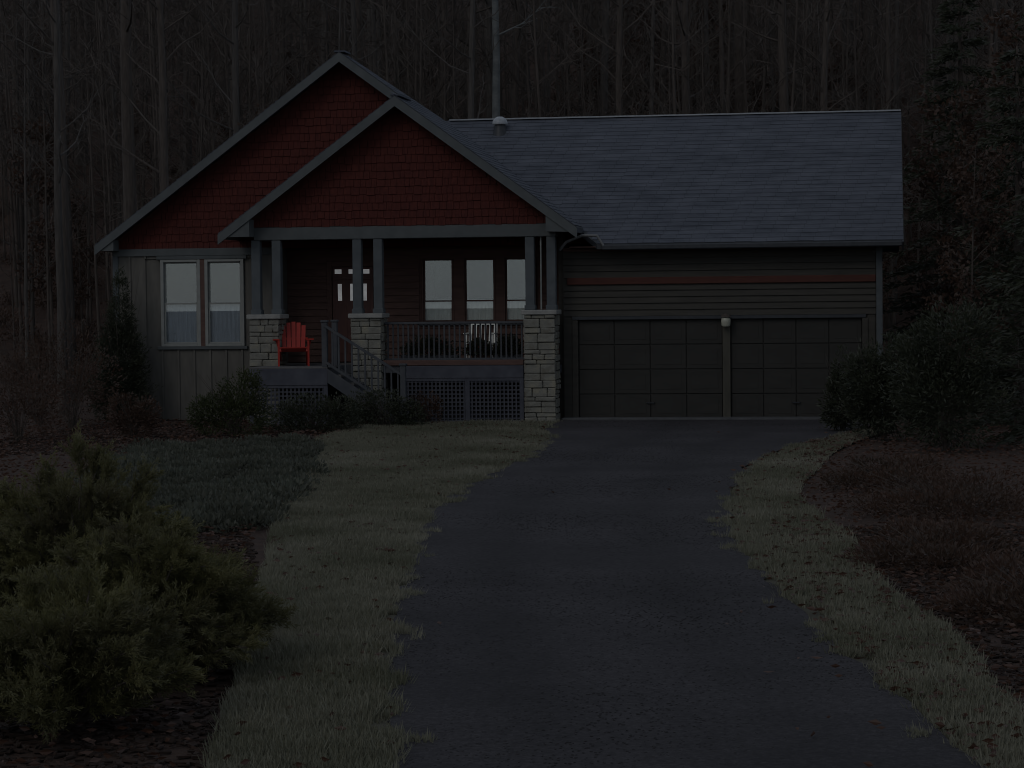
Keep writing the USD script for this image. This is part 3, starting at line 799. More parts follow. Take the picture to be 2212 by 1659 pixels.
part('soffit', cbox(1.3, GXR - .02, GE_Y + .03, -0.035, 3.62, 3.64), 'dark_siding', house)
part('gutter', MB().add(*prism([(0, 0), (0.1, 0), (0.12, 0.1), (0, 0.1)], 0, 1)).mesh() if False else MB().box(2.0, GXR, GE_Y - .11, GE_Y - .005, GE_Z - .13, GE_Z - .02, b=0.02).mesh(), 'dark_metal', house)
wall_piece(7.64, 7.735, 0.15, 6.8, -0.05, 3.62, mat='garage_siding')
part('wall', prism([(0.15, 3.62), (6.7, 3.62), (GR_Y, GR_Z - .16)], 0, 0.1), 'garage_siding', house) if False else None
gv = np.array([(7.74, 0.1, 3.62), (7.74, 6.7, 3.62), (7.74, GR_Y, GR_Z - .2), (7.62, 0.1, 3.62), (7.62, 6.7, 3.62), (7.62, GR_Y, GR_Z - .2)])
part('wall', (gv, np.array([[0, 1, 2], [3, 5, 4], [0, 3, 4], [0, 4, 1], [1, 4, 5], [1, 5, 2], [2, 5, 3], [2, 3, 0]])), 'garage_siding', house, label='gable end wall of the garage')
part('fascia', MB().add(*bar((GXR + .015, GE_Y, GE_Z - .12), (GXR + .015, GR_Y, GR_Z - .12), .03, .2)).mesh(), 'dark_metal', house)
# downspout: pale elbow from the garage gutter to the porch posts, then down between them
part('downspout', MB().add(*tube([(2.05, -0.5, 3.62), (1.9, -0.5, 3.86), (1.6, -0.5, 3.87), (1.25, -0.45, 3.74), (1.1, -0.36, 3.58)], .03, 8)).mesh(), 'downspout_paint', house, smooth=40)
part('downspout', MB().add(*tube([(0.72, -0.52, 3.86), (0.72, -0.52, 3.0), (0.72, -0.52, 2.34)], .018, 8)).mesh(), 'window_vinyl', house, smooth=40)

# ------------------------------------------------------------------ things at the house
lamp = thing('wall_lantern', 'pale barrel shaped wall lantern on the post between the garage doors', 'lantern', (4.54, -0.05, 2.06))
lg = trimesh.creation.revolve(np.array([(0.0, -0.12), (0.06, -0.12), (0.09, -0.09), (0.1, 0.0), (0.09, 0.06), (0.06, 0.08), (0.0, 0.08)]), sections=18); lg.apply_translation((0, -0.12, 0))
part('glass_shade', lg, 'lamp_glass', lamp, smooth=50)
lc = trimesh.creation.revolve(np.array([(0.0, 0.082), (0.115, 0.082), (0.09, 0.12), (0.03, 0.15), (0.0, 0.16)]), sections=18); lc.apply_translation((0, -0.12, 0))
part('lantern_cap', lc, 'bark_brown', lamp, smooth=40)
part('bracket', MB().box(-.05, .05, 0.008, .02 - .012 + .004, -.1, .14).add(*bar((0, 0.01, .12), (0, -.1, .12), .03, .03)).mesh(), 'dark_metal', lamp)

# adirondack chair on the landing
ch = thing('garden_chair', 'orange red slatted garden chair with rounded fan back on the landing', 'chair', (-4.55, -0.75, 1.2), 14)
for k in range(5):
    x0 = -0.235 + k * 0.096
    hgt = 0.92 - 0.9 * (x0 + 0.043) ** 2 * 2.2
    a, b_ = np.array([x0 + .043, 0.12, 0.3]), np.array([(x0 + .043) * 1.12, 0.12 + 0.3 * (hgt - .3) / .6, hgt])
    part('back_slat', MB().add(*bar(a, b_, 0.085, 0.02, up=(0, -1, 0.45))).mesh(), 'orange_plastic', ch)
for k in range(5):
    y0 = -0.42 + k * 0.115
    part('seat_slat', MB().add(*bar((-0.27, y0, 0.39 - k * .022), (0.27, y0, 0.39 - k * .022), 0.1, 0.02)).mesh(), 'orange_plastic', ch)
for s in (-1, 1):
    part('arm', cbox(s * .36 - .07, s * .36 + .07, -0.46, 0.26, 0.545, 0.57, b=0.008), 'orange_plastic', ch)
    part('leg', MB().add(*bar((s * .31, -0.4, 0.0), (s * .31, -0.4, 0.545), 0.04, 0.1, up=(0, 1, 0))).mesh(), 'orange_plastic', ch)
    part('leg', MB().add(*bar((s * .275, -0.44, 0.36), (s * .275, 0.5, 0.03), 0.03, 0.1)).mesh(), 'orange_plastic', ch)
    part('arm_brace', MB().add(*bar((s * .31, -0.3, 0.36), (s * .36, -0.3, 0.54), 0.03, 0.06, up=(0, 1, 0))).mesh(), 'orange_plastic', ch)
part('back_rail', MB().add(*bar((-0.3, 0.27, 0.56), (0.3, 0.27, 0.56), 0.03, 0.06)).mesh(), 'orange_plastic', ch)

# white slat back chair in front of the porch windows
wc = thing('porch_chair', 'white slat back porch chair in front of the three porch windows', 'chair', (-0.75, 0.55, 1.2), 0)
for k in range(6):
    xx = -0.26 + k * 0.104
    part('back_slat', MB().add(*bar((xx, 0.2, 0.42), (xx, 0.3, 0.82), 0.045, 0.016, up=(0, -1, .2))).mesh(), 'white_paint', wc)
part('top_rail', MB().add(*bar((-0.31, 0.305, 0.84), (0.31, 0.305, 0.84), 0.025, 0.06)).mesh(), 'white_paint', wc)
part('seat', cbox(-0.3, 0.3, -0.28, 0.22, 0.4, 0.43, b=0.008), 'white_paint', wc)
for s in (-1, 1):
    part('leg', MB().add(*bar((s * .28, -0.25, 0), (s * .28, -0.25, 0.62), .04, .04, up=(0, 1, 0))).mesh(), 'white_paint', wc)
    part('leg', MB().add(*bar((s * .29, 0.22, 0), (s * .29, 0.31, 0.86), .04, .04, up=(0, 1, 0))).mesh(), 'white_paint', wc)
    part('arm', cbox(s * .3 - .035, s * .3 + .035, -0.3, 0.27, 0.622, 0.645, b=0.006), 'white_paint', wc)


def clump(n, rad, hz, r, lo=0.2):
    """Points through a domed clump, denser to the outside."""
    u = r.normal(size=(n, 3)); u /= np.linalg.norm(u, axis=1, keepdims=True); u[:, 2] = np.abs(u[:, 2])
    k = r.uniform(lo, 1, n) ** 0.45
    return u * k[:, None] * [rad, rad, hz], u


def potted(name, label, cat, loc, rad, hz, box=None, flowers=60):
    t = thing(name, label, cat, loc)
    r = np.random.default_rng(int(abs(loc[0]) * 100) + 3)
    if box:
        part('trough', cbox(-box, box, -.11, .11, 0, .2, b=0.02), 'rail_wood', t)
    else:
        pm = trimesh.creation.revolve(np.array([(0, 0), (.12, 0), (.17, .24), (.19, .25), (.19, .29), (.16, .29), (.15, .25), (0, .25)]), sections=18)
        part('pot', pm, 'dark_siding', t, smooth=35)
    p, u = clump(1600, 1, 1, r)
    sc = np.array([box or rad, 0.16 if box else rad, hz])
    p = p * sc * r.uniform(0.8, 1.15, (len(p), 1)) + [0, 0, .2]
    part('foliage', leaves(p, u + r.normal(0, .5, u.shape), .07, .035, r), 'evergreen_leaf', t)
    k = r.choice(len(p), flowers)
    part('blossoms', leaves(p[k] * 1.02 + [0, 0, .02], u[k] + r.normal(0, .6, (flowers, 3)), .05, .045, r), 'flower_petal', t)


potted('potted_plant', 'rounded dark potted plant with red blooms before the white porch chair', 'plant', (-0.66, -0.22, 1.2), .3, .3)
potted('planter_box', 'long dark planter box behind the porch railing, right of the stair', 'planter', (-1.7, -0.3, 1.2), .5, .36, box=.62, flowers=40)
potted('planter_box', 'long dark planter box behind the railing next to the right pier', 'planter', (-0.02, -0.3, 1.2), .3, .38, box=.3, flowers=30)


# ------------------------------------------------------------------ shrubs
def shrub_mesh(r, lobes, n, ll, lw, thin=.42):
    """Leaves through several uneven lobes. lobes: (x, y, z, rx, ry, rz)."""
    P, U = [], []
    vol = np.array([l[3] * l[4] * l[5] for l in lobes]); cnt = (n * vol ** .8 / (vol ** .8).sum()).astype(int)
    for l, c in zip(lobes, cnt):
        u = r.normal(size=(c, 3)); u /= np.linalg.norm(u, axis=1, keepdims=True)
        bump = 0.5 + 0.95 * meshkit.fbm(u * 3.2 + np.array(l[:3]), 3, int(r.integers(99)))
        k = r.uniform(0.12, 1, c) ** 0.4
        p = np.array(l[:3]) + u * (k * bump)[:, None] * np.array(l[3:])
        P.append(p); U.append(u)
    P, U = np.vstack(P), np.vstack(U)
    ok = (P[:, 2] > 0.0) & (meshkit.fbm(P * 5.5 / max(.5, np.ptp(P[:, 2])) + 7, 2, 3) + r.normal(0, .05, len(P)) > thin)
    P, U = P[ok], U[ok]
    return leaves(P, U + [0, 0, .35] + r.normal(0, .55, U.shape), ll, lw, r)


def stems(r, n, h, spread, rad=.012):
    m = MB()
    for _ in range(n):
        a = r.uniform(0, 6.28); s = spread * r.uniform(.3, 1); hh = h * r.uniform(.6, 1)
        m.add(*tube([(0.02 * math.cos(a), .02 * math.sin(a), -.05), (s * .35 * math.cos(a), s * .35 * math.sin(a), hh * .5), (s * math.cos(a), s * math.sin(a), hh)], [rad, rad * .7, rad * .25], 5, cap=False))
    return m.mesh()


def shrub(name, label, loc, lobes, n, ll, lw, mat, seed, group=None, thin=.42, bark='bark_brown'):
    t = thing(name, label, 'shrub' if 'tree' not in name else 'tree', loc, 0, group)
    r = np.random.default_rng(seed)
    part('foliage', shrub_mesh(r, lobes, n, ll, lw, thin), mat, t)
    top = max(l[2] + l[5] for l in lobes); sp = max(abs(l[0]) + l[3] for l in lobes)
    part('stems', stems(r, 26, top * 1.0, sp * .95, .008), bark, t)
    return t


def plume_shrub(name, label, loc, stalks, seed, mat='juniper_leaf'):
    """A feathery juniper: arching stalks, each hung with side sprays of fine needles. stalks: (azimuth deg, reach, height)."""
    t = thing(name, label, 'shrub', loc)
    r = np.random.default_rng(seed)
    P, U, sm = [], [], MB()
    for az, reach, hgt in stalks:
        a = math.radians(az); dv = np.array([math.cos(a), math.sin(a), 0])
        s = np.linspace(0, 1, 9)[:, None]
        path = dv * reach * s ** 0.85 + np.array([0, 0, 1]) * hgt * (1.25 * s - 0.32 * s ** 3) + r.normal(0, .015, (9, 3)) * s
        sm.add(*tube(path, np.linspace(.016, .003, 9), 5, cap=False))
        L = math.hypot(reach, hgt)
        for _ in range(int(26 * L + 8)):
            q = r.uniform(0.18, 1.0); i = min(int(q * 8), 7); fr = q * 8 - i
            base = path[i] * (1 - fr) + path[i + 1] * fr
            tang = path[i + 1] - path[i]; tang = tang / np.linalg.norm(tang)
            side = np.cross(tang, r.normal(size=3)); side /= np.linalg.norm(side)
            ln = r.uniform(.1, .3) * (1.15 - .6 * q)
            sd = tang * r.uniform(.5, 1.0) + side * r.uniform(.35, .9) + np.array([0, 0, r.uniform(-.05, .25)]); sd /= np.linalg.norm(sd)
            k = r.integers(44, 62)
            tt = r.uniform(.0, 1, k)[:, None]
            P.append(base + sd * ln * tt + r.normal(0, .008, (k, 3)))
            U.append(sd + r.normal(0, .42, (k, 3)))
    P, U = np.vstack(P), np.vstack(U)
    ok = P[:, 2] > 0
    part('foliage', leaves(P[ok], U[ok], .036, .0065, r), mat, t)
    part('stems', sm.mesh(), 'bark_brown', t)


def fan(n, reach, hgt, r, az0=0, az1=360):
    out = []
    for k in range(n):
        q = r.uniform(0, 1) ** 0.6
        out.append((r.uniform(az0, az1), reach * (0.15 + .85 * q) * r.uniform(.8, 1.1), hgt * (1.05 - .72 * q ** 1.6) * r.uniform(.75, 1.1)))
    return out


r0 = np.random.default_rng(21)
plume_shrub('golden_juniper', 'tall feathery golden green juniper, rear one at the lower left', (1.65, -31.6, 0), fan(150, 1.05, 1.5, r0), 31)
plume_shrub('golden_juniper', 'broad spreading golden green juniper beside the lawn edge', (2.62, -32.9, 0), fan(150, 1.0, 1.02, r0), 32)
plume_shrub('golden_juniper', 'low golden green juniper at the bottom left corner', (2.75, -35.0, 0), fan(110, .85, .9, r0), 33)

shrub('pier_shrub', 'pointed mid green shrub in front of the left stone pier', (-4.5, -5.6, 0), [(0, 0, .4, .8, .5, .5), (.15, 0, .75, .5, .4, .45), (.3, 0, 1.05, .26, .22, .3), (-.5, .1, .42, .45, .35, .4)], 9000, .07, .026, 'shrub_leaf', 41)
shrub('low_shrub', 'dark low shrub mound under the landing lattice', (-3.35, -3.9, 0), [(0, 0, .3, .7, .5, .42), (-.5, .1, .25, .45, .4, .35), (.5, -.1, .28, .5, .4, .4)], 7000, .06, .03, 'evergreen_leaf', 42)
shrub('low_shrub', 'dark low shrub mound at the foot of the stair', (-2.2, -2.6, 0), [(0, 0, .32, .6, .45, .44), (.4, .1, .24, .45, .35, .34), (-.45, 0, .3, .4, .35, .4)], 6000, .06, .03, 'evergreen_leaf', 43)
shrub('low_shrub', 'sparse brown twiggy shrub before the porch lattice, left of its post', (-1.55, -1.5, 0), [(0, 0, .3, .35, .25, .36)], 1800, .05, .025, 'russet_leaf', 44)
shrub('upright_evergreen', 'slim dark upright evergreen at the left corner of the house', (-8.55, -0.2, 0), [(0, 0, .6, .72, .6, .75), (0, 0, 1.4, .52, .45, .75), (0, 0, 2.1, .32, .28, .65), (.02, 0, 2.75, .17, .15, .55)], 24000, .09, .02, 'evergreen_leaf', 45, thin=.3)
for k, (lc, sz, lb) in enumerate((((-8.6, -3.2, 0), 1.25, 'bare reddish brown shrub left of the slim evergreen'), ((-8.2, -7.2, 0), 1.0, 'low reddish brown shrub in the bed at the left edge'), ((-6.3, -6.2, 0), .6, 'small reddish brown shrub in the mulch below the slim evergreen'), ((-9.9, -1.6, 0), 1.75, 'tall reddish brown thicket shrub at the far left edge'))):
    shrub('bare_shrub', lb, lc, [(0, 0, .5 * sz, .8 * sz, .7 * sz, .55 * sz), (.4 * sz, 0, .8 * sz, .5 * sz, .5 * sz, .5 * sz), (-.4 * sz, .1, .9 * sz, .5 * sz, .5 * sz, .6 * sz)], 3600, .07, .03, 'russet_leaf', 50 + k)
# right side evergreens and brown mounds
shrub('evergreen_shrub', 'dark green evergreen shrub at the right corner of the garage', (7.75, -6.6, 0), [(0, 0, .7, .7, .7, .8), (.25, 0, 1.3, .55, .5, .6), (-.25, 0, 1.0, .5, .5, .6)], 14000, .1, .03, 'evergreen_leaf', 61)
shrub('evergreen_shrub', 'large dark evergreen shrub at the right edge of the picture', (8.75, -9.5, 0), [(0, 0, .8, .9, .9, .9), (.2, 0, 1.7, .7, .7, .8), (-.3, .2, 1.4, .6, .6, .7)], 20000, .1, .03, 'evergreen_leaf', 62)
shrub('evergreen_shrub', 'dark evergreen shrub before the right garage door', (7.0, -4.4, 0), [(0, 0, .5, .42, .42, .6), (.1, 0, 1.0, .32, .32, .5)], 7000, .09, .028, 'evergreen_leaf', 63)
for k, (lc, sz, lb) in enumerate((((7.75, -16.6, 0), .7, 'russet brown mound of low shrub, farthest of those right of the lawn'), ((8.4, -20.5, 0), .9, 'russet brown mound of low shrub at the right edge, halfway along the lawn'), ((8.15, -25.6, 0), .62, 'russet brown mound of low shrub by the lawn bend'), ((8.95, -29.0, 0), .7, 'russet brown mound of low shrub, nearest at the right edge'))):
    shrub('russet_shrub', lb, lc, [(0, 0, .1 * sz, 1.3 * sz, 1.4 * sz, .24 * sz), (.5 * sz, .3, .22 * sz, .8 * sz, .9 * sz, .32 * sz), (-.5 * sz, -.5, .1 * sz, .8 * sz, .9 * sz, .22 * sz), (.3 * sz, -1.0, .12 * sz, .9 * sz, .8 * sz, .28 * sz), (-.2 * sz, 1.1, .15 * sz, .7 * sz, .8 * sz, .3 * sz)], 10000, .065, .022, 'russet_leaf', 70 + k)


# ------------------------------------------------------------------ scattered ground detail
def scatter(name, label, cat, proto, mat, pts, scale, seed, tilt=0.0, vary=None):
    r = np.random.default_rng(seed)
    pi = UsdGeom.PointInstancer.Define(stage, '/World/' + name)
    usdkit.mesh(stage, f'/World/{name}/{cat.replace(" ", "_")}_piece', proto, MAT[mat])
    pi.CreatePrototypesRel().SetTargets([Sdf.Path(f'/World/{name}/{cat.replace(" ", "_")}_piece')])
    n = len(pts)
    pi.CreateProtoIndicesAttr(Vt.IntArray.FromNumpy(np.zeros(n, np.int32)))
    pi.CreatePositionsAttr(Vt.Vec3fArray.FromNumpy(np.asarray(pts, np.float32)))
    a = r.uniform(0, 2 * np.pi, n) / 2; b = r.normal(0, tilt, n) / 2
    q = [Gf.Quath(float(math.cos(x) * math.cos(y)), float(math.cos(x) * math.sin(y)), float(math.sin(x) * math.sin(y)), float(math.sin(x) * math.cos(y))) for x, y in zip(a, b)]
    pi.CreateOrientationsAttr(Vt.QuathArray(q))
    s = r.uniform(*scale, n) * (1 if vary is None else vary)
    pi.CreateScalesAttr(Vt.Vec3fArray.FromNumpy(np.column_stack([s, s, s]).astype(np.float32)))
    return tag(pi.GetPrim(), label, cat, kind='stuff')


def sample(poly, n, r, bias=None):
    P = Polygon(poly).buffer(0); x0, y0, x1, y1 = P.bounds
    out = []
    got = 0
    while got < n:
        c = np.column_stack([r.uniform(x0, x1, n * 2), r.uniform(y0, y1, n * 2)])
        c = c[contains_xy(P, c[:, 0], c[:, 1])]
        if bias is not None:
            c = c[r.uniform(0, 1, len(c)) < bias(c)]
        out.append(c); got += len(c)
    return np.vstack(out)[:n]


rs = np.random.default_rng(5)
gm = MB()
for k in range(11):
    a = rs.uniform(0, 6.28); rr = rs.uniform(0, .05); l_ = rs.uniform(.035, .075); ben = rs.uniform(.2, .9) * l_
    bx_, by_ = rr * math.cos(a * 3), rr * math.sin(a * 3); w = .006
    gm.add([(bx_ - w * math.sin(a), by_ + w * math.cos(a), 0), (bx_ + w * math.sin(a), by_ - w * math.cos(a), 0), (bx_ + ben * math.cos(a), by_ + ben * math.sin(a), l_)], [[0, 1, 2]])
near = lambda c: np.clip(1.0 - (c[:, 1] + 36) / 50, 0.25, 1)
gp = np.vstack([sample(lawn_l, 42000, rs, near), sample(lawn_r, 16000, rs, near)])
gp = gp[gp[:, 1] > -42]
_dp = Polygon(drive_poly).buffer(-.02).buffer(0)
_in = contains_xy(_dp, gp[:, 0], gp[:, 1]); _deep = contains_xy(Polygon(drive_poly).buffer(-.2).buffer(0), gp[:, 0], gp[:, 1])
_rag = meshkit.fbm(np.column_stack([gp * 2.1, 0 * gp[:, 0]]), 2, 15)
_edge = contains_xy(Polygon(drive_poly).buffer(.16), gp[:, 0], gp[:, 1])
gp = gp[~_deep & ((~_in & (~_edge | (_rag > .36))) | (_in & (_rag > .68)))]
scatter('lawn_grass', 'short dormant grass blades over both lawns', 'grass', gm.mesh(), 'grass_blade', np.column_stack([gp, np.full(len(gp), .0)]), (.7, 1.3), 8, vary=.55 + .95 * meshkit.fbm(np.column_stack([gp * 1.6, 0 * gp[:, 0]]), 3, 6))
# fallen leaves on lawns, beds, drive edges and hillside
lm = leaves(np.zeros((1, 3)) - [.04, 0, 0], np.array([[1.0, 0, 0.05]]), .07, .04, np.random.default_rng(1))
allp = [sample(lawn_l, 1300, rs), sample(lawn_r, 1100, rs), sample(drive_poly, 120, rs), sample([(-12, -37), (-12, 0), (-2.7, 0), (-2.2, -9), (-.6, -18), (1.2, -25), (3.2, -33), (4, -37)], 22000, rs), sample([(6.5, -36), (6.5, -3), (13, -3), (13, -36)], 12000, rs), sample([(-30, 9), (30, 9), (30, 40), (-30, 40)], 14000, rs)]
fp = np.vstack(allp)
keep = ~contains_xy(Polygon(drive_poly).buffer(0), fp[:, 0], fp[:, 1]) | (rs.uniform(0, 1, len(fp)) < .05)
fp = fp[keep]; fz = hill(fp[:, 0], fp[:, 1]) + .03 + rs.uniform(0, .03, len(fp))
scatter('fallen_leaves', 'brown fallen leaves lying over beds, lawns and hillside', 'leaf litter', lm, 'fallen_leaf', np.column_stack([fp, fz]), (.5, 1.1), 9, tilt=.5)
mc = np.vstack([sample([(-2.5, -18), (0, -21), (1.2, -25), (2.8, -30), (3.3, -33), (4.4, -38), (0, -38), (-2.5, -26)], 14000, rs), sample([(7.6, -37), (7.3, -22), (10.5, -22), (10.5, -37)], 9000, rs), sample([(-9, -12), (-9, -1), (-2.8, -1), (-2.8, -8)], 4000, rs)])
mc = mc[~contains_xy(Polygon(lawn_l).buffer(0), mc[:, 0], mc[:, 1]) & ~contains_xy(Polygon(lawn_r).buffer(0), mc[:, 0], mc[:, 1])]
scatter('mulch_chips', 'dark bark chips covering the planted beds', 'bark mulch', cbox(-.035, .035, -.011, .011, -.006, .006, b=.004, jit=.002), 'bark_chip', np.column_stack([mc, hill(mc[:, 0], mc[:, 1]) - .02]), (.5, 1.5), 14, tilt=.35)
pm = trimesh.creation.icosphere(subdivisions=1, radius=.014); pm.vertices *= [1.2, .9, .6]
pp = sample(drive_poly, 30000, rs, near); pp = pp[pp[:, 1] > -42]
scatter('loose_gravel', 'loose grey gravel stones over the driveway', 'gravel', pm, 'pebble', np.column_stack([pp, np.full(len(pp), .021)]), (.25, .75), 10)
cm = leaves(*(lambda p: (p[0] * [.16, .16, .16], p[1] + [0, 0, .6]))(clump(46, 1, 1, np.random.default_rng(3), .05)), .06, .03, np.random.default_rng(4))
cp = rs.normal(0, .22, (2600, 2)) + sample(bed_poly, 2600, rs, lambda c: np.clip((meshkit.fbm(np.column_stack([c * .55, 0 * c[:, 0]]), 3, 4) - .36) * 5, 0, 1))
scatter('ground_cover', 'low bluish green ground cover in the bed left of the lawn', 'ground cover', cm, 'cover_leaf', np.column_stack([cp, np.full(len(cp), -.02)]), (.3, 1.2), 11, vary=.4 + 1.3 * meshkit.fbm(np.column_stack([cp * 1.3, 0 * cp[:, 0]]), 3, 8))


# ------------------------------------------------------------------ trees of the wood
def bare_tree(seed, h, rad, bark, lean=0.02, limbs=16, first=.3, twig=True, foliage=None):
    r = np.random.default_rng(seed)
    trunk = MB(); crown = MB(); tips = []
    n = 12; s = np.linspace(0, 1, n)
    la = r.uniform(0, 6.28)
    wob = np.cumsum(r.normal(0, .012 * h / 10, (n, 2)), 0)
    path = np.column_stack([lean * h * s ** 1.4 * math.cos(la) + wob[:, 0], lean * h * s ** 1.4 * math.sin(la) + wob[:, 1], h * s - .3 * (s == 0)])
    radii = rad * (1 - .86 * s ** .9) * (1 + .35 * np.exp(-s * 30))
    trunk.add(*tube(path, radii, 9))
    for k in range(limbs):
        q = first + (1 - first) * (k + r.uniform(0, 1)) / limbs * .97
        i = min(int(q * (n - 1)), n - 2); fr = q * (n - 1) - i
        b = path[i] * (1 - fr) + path[i + 1] * fr
        a = r.uniform(0, 6.28); L = h * r.uniform(.1, .22) * (1.15 - .7 * q); up = r.uniform(.25, .9)
        dv = np.array([math.cos(a), math.sin(a), up]); dv /= np.linalg.norm(dv)
        m = 5; u = np.linspace(0, 1, m)[:, None]
        lp = b + dv * L * u + np.array([0, 0, .25 * L]) * u ** 2 + np.vstack([np.zeros(3), np.cumsum(r.normal(0, .035 * L, (m - 1, 3)), 0)])
        rr = max(.012, rad * .3 * (1 - .75 * q))
        crown.add(*tube(lp, np.linspace(rr, .006, m), 5, cap=False))
        if twig:
            for _ in range(7):
                j = r.integers(1, m - 1); t0 = lp[j] + (lp[j + 1] - lp[j]) * r.uniform(0, 1)
                dd = dv + r.normal(0, .6, 3); dd /= np.linalg.norm(dd); l2 = L * r.uniform(.2, .45)
                t1 = t0 + dd * l2 * .5 + r.normal(0, .03 * L, 3); t2 = t0 + dd * l2 + [0, 0, .1 * l2]
                crown.add(*tube([t0, t1, t2], [.012, .008, .004], 3, cap=False))
                tips += [t1, t2, (t1 + t2) / 2]
    return trunk.mesh(), crown.mesh(), np.array(tips)


def conifer(seed, h, rad, spread, first=.05, dens=1.0):
    """A conifer: tiers of drooping boughs hung with needle sprays."""
    r = np.random.default_rng(seed)
    tr = tube([(0, 0, -.3), (0.02, 0, h * .5), (0, 0.03, h)], [rad, rad * .6, .02], 8)
    P, U, bm = [], [], MB()
    tiers = int(h * 3.0 * dens)
    for k in range(tiers):
        q = first + (1 - first) * (k + .5) / tiers; z = q * h
        L0 = spread * (1 - q) ** .8 + .15
        for _ in range(6):
            a = r.uniform(0, 6.28); L = L0 * r.uniform(.6, 1.1); dv = np.array([math.cos(a), math.sin(a), 0])
            e = np.array([0, 0, z]) + dv * L + [0, 0, -.28 * L + r.uniform(-.1, .2)]
            mid = np.array([0, 0, z]) + dv * L * .5 + [0, 0, -.04 * L]
            bm.add(*tube([(0, 0, z), mid, e], [.02, .012, .004], 3, cap=False))
            c = int(60 * L + 10); t = r.uniform(.12, 1, c)[:, None]
            side = np.cross(dv, [0, 0, 1])
            w = (r.uniform(-1, 1, (c, 1)) * .34 * L * (1 - t * .6))
            P.append(np.array([0, 0, z]) * (1 - t) + e * t + side * w + r.normal(0, .04, (c, 3)) + [0, 0, 0.02])
            U.append(dv + side * np.sign(w) * .7 + r.normal(0, .35, (c, 3)) + [0, 0, -.2])
    return tr, bm.mesh(), np.vstack(P), np.vstack(U), r


hz = lambda x, y: float(hill(x, y)) - .05
protos = []
specs = [(101, 19, .17, 'bark_grey', .015, 16, .35), (102, 17, .13, 'bark_grey', .03, 14, .3), (103, 21, .2, 'bark_brown', .012, 18, .4), (104, 15, .1, 'bark_grey', .03, 14, .25),
         (105, 18, .15, 'bark_brown', .03, 15, .3), (106, 12, .065, 'bark_grey', .05, 14, .2), (107, 20, .18, 'bark_pale', .01, 14, .45), (108, 13, .08, 'bark_brown', .04, 14, .2)]
SECT = [(-7.2, 'left of the main gable', 'bare trees of the wood left of the main gable'), (-1.2, 'behind the main gable', 'bare trees of the wood behind the main gable'), (7.0, 'above the garage roof', 'bare trees of the wood above the garage roof'), (99, 'right of the garage', 'bare trees of the wood right of the garage')]
KINDS = {101: 'grey barked bare tree', 102: 'grey slim leaning bare tree', 103: 'stout dark barked bare tree', 104: 'thin grey bare tree', 105: 'brown barked bare tree', 106: 'spindly grey sapling', 107: 'pale barked bare tree', 108: 'spindly brown sapling'}
made = {}
rt = np.random.default_rng(77)


def place_tree(spec, x, y, label=None, group=None, sc=None, rz=None):
    key = spec[0]
    vx_ = (x - CAM[0]) / (y - CAM[1]) + math.tan(TH)                 # lateral angle seen from the camera's stand
    xe = vx_ * DIST
    sec = next(s for s in SECT if xe < s[0])
    lab = label or f'{KINDS[key]} in the wood {sec[1]}'
    grp = group or f'{KINDS[key]}s, {sec[1]}'
    sc = sc or rt.uniform(.85, 1.2); rz = rt.uniform(0, 360) if rz is None else rz
    loc = (x, y, hz(x, y))
    if key not in made:
        tr, cr, tips = bare_tree(*spec)
        t = thing('bare_tree', lab, 'tree', loc, rz, grp, (sc, sc, sc))
        part('trunk', tr, spec[3], t, smooth=True)
        part('crown', cr, spec[3], t)
        made[key] = t
        return t
    return copy_of(made[key], 'bare_tree', lab, 'tree', loc, rz, grp, (sc, sc, sc))


# the pale tree that stands over the roof vent, and a few that read singly
place_tree(specs[6], -2.95, 16.0, 'pale straight birch trunk rising behind the roof vent', 'single trunks', 1.0, 40)
cand = []
taken = [(-2.95, 16.0)]
tries = 0
while len(cand) < 235 and tries < 20000:
    tries += 1
    y = 13 + 62 * rt.uniform(0, 1) ** 0.85
    half = .23 * (y + 49) + 2
    cx = CAM[0] - math.tan(TH) * (y + 48.4)
    x = cx + rt.uniform(-half, half)
    if any((x - a) ** 2 + (y - b) ** 2 < 1.3 for a, b in taken):
        continue
    taken.append((x, y)); cand.append((x, y))
wts = np.array([.17, .15, .13, .18, .14, .14, .0, .09]); wts /= wts.sum()
for x, y in cand:
    place_tree(specs[int(rt.choice(8, p=wts))], x, y)
# left front: trees beside the house
for x, y in ((-11.2, 3.5), (-12.6, 7.5), (-11.9, 10.5), (-13.6, 1.0), (-10.4, 9.0)):
    place_tree(specs[int(rt.integers(0, 5))], x, y)

# thin undergrowth of the wood
tr, cr, tips = bare_tree(410, 11, .045, 'bark_brown', .04, 12, .25)
proto = MB().add(*tr).add(*cr).mesh()
ux = rt.uniform(0, 1, 900); uy = 14 + 60 * rt.uniform(0, 1, 900)
half = .23 * (uy + 49) + 2
ux = CAM[0] - math.tan(TH) * (uy + 48.4) + (2 * ux - 1) * half
scatter('thin_understorey', 'crowd of thin brown saplings filling the wood behind the house', 'saplings', proto, 'bark_brown', np.column_stack([ux, uy, hill(ux, uy) - .1]), (.6, 1.5), 12)
r = np.random.default_rng(420)
bp, bu = clump(420, .7, .6, r, .05)
proto = MB().add(*leaves(bp, bu + r.normal(0, .6, bu.shape), .09, .04, r)).add(*stems(r, 16, .9, .6, .008)).mesh()
ux = rt.uniform(0, 1, 420); uy = 12.5 + 40 * rt.uniform(0, 1, 420)
half = .23 * (uy + 49) + 2
ux = CAM[0] - math.tan(TH) * (uy + 48.4) + (2 * ux - 1) * half
scatter('brush', 'low russet brush on the wooded hillside', 'brush', proto, 'russet_leaf', np.column_stack([ux, uy, hill(ux, uy) - .05]), (.5, 1.4), 13)
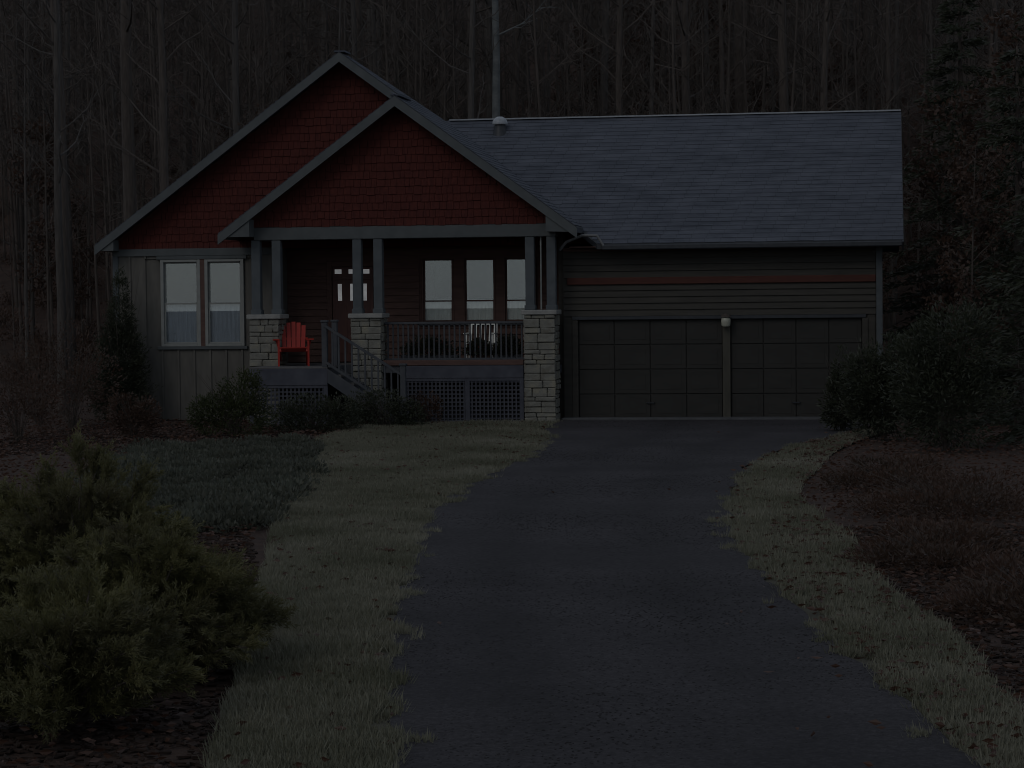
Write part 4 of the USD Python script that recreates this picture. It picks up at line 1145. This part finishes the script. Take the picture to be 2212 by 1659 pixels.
# conifers and russet leaved saplings
cprot = None
for k, (x, y, h, lb) in enumerate(((10.4, -1.5, 7.5, 'dark conifer right of the garage, nearest the house'), (11.6, 3.5, 11, 'tall dark conifer behind the right edge'), (9.6, 7.5, 10, 'dark conifer behind the garage gable'), (10.7, -7.5, 5.5, 'dark conifer above the large evergreen shrub at the right edge'), (12.8, 12, 13, 'tallest dark conifer at the upper right corner'))):
    tr, bm, P, U, r = conifer(200 + k, h, .03 + .013 * h, .8 + .17 * h, .04)
    t = thing('conifer', lb, 'tree', (x, y, hz(x, y)), 0)
    part('trunk', tr, 'bark_brown', t, smooth=True)
    part('branches', bm, 'bark_brown', t)
    part('crown', leaves(P, U, .17, .05, r), 'evergreen_leaf', t)
sap = None
RIGHT = [(9.4, -2.5, 1.0), (10.6, 1.0, 1.5), (12.2, -4.0, 1.2), (9.6, 5.2, 1.3), (12.6, 9.0, 1.9)]
for k in range(51):
    y = 13 + rt.uniform(0, 30); half = .23 * (y + 49)
    cx = CAM[0] - math.tan(TH) * (y + 48.4)
    x = cx + (rt.uniform(-half, half) if k % 2 else rt.uniform(.1 * half, half))
    if k >= 46:
        x, y, szk = RIGHT[k - 46]
    vx_ = ((x - CAM[0]) / (y - CAM[1]) + math.tan(TH)) * DIST
    sec = next(s for s in SECT if vx_ < s[0])
    lab, grp = f'low sapling keeping russet leaves in the wood {sec[1]}', f'russet leaved saplings {sec[1]}'
    if sap is None:
        tr, cr, tips = bare_tree(300, 5.5, .04, 'bark_brown', .04, 20, .15)
        sap = thing('leafy_sapling', lab, 'tree', (x, y, hz(x, y)), 0, grp)
        part('trunk', tr, 'bark_brown', sap, smooth=True)
        part('branches', cr, 'bark_brown', sap)
        r = np.random.default_rng(301)
        p = np.repeat(tips, 6, 0) + r.normal(0, .1, (len(tips) * 6, 3))
        part('crown', leaves(p, r.normal(size=p.shape) + [0, 0, -.4], .11, .06, r), 'russet_leaf', sap)
    else:
        copy_of(sap, 'leafy_sapling', lab, 'tree', (x, y, hz(x, y)), rt.uniform(0, 360), grp, szk if k >= 46 else rt.uniform(.6, 1.4))
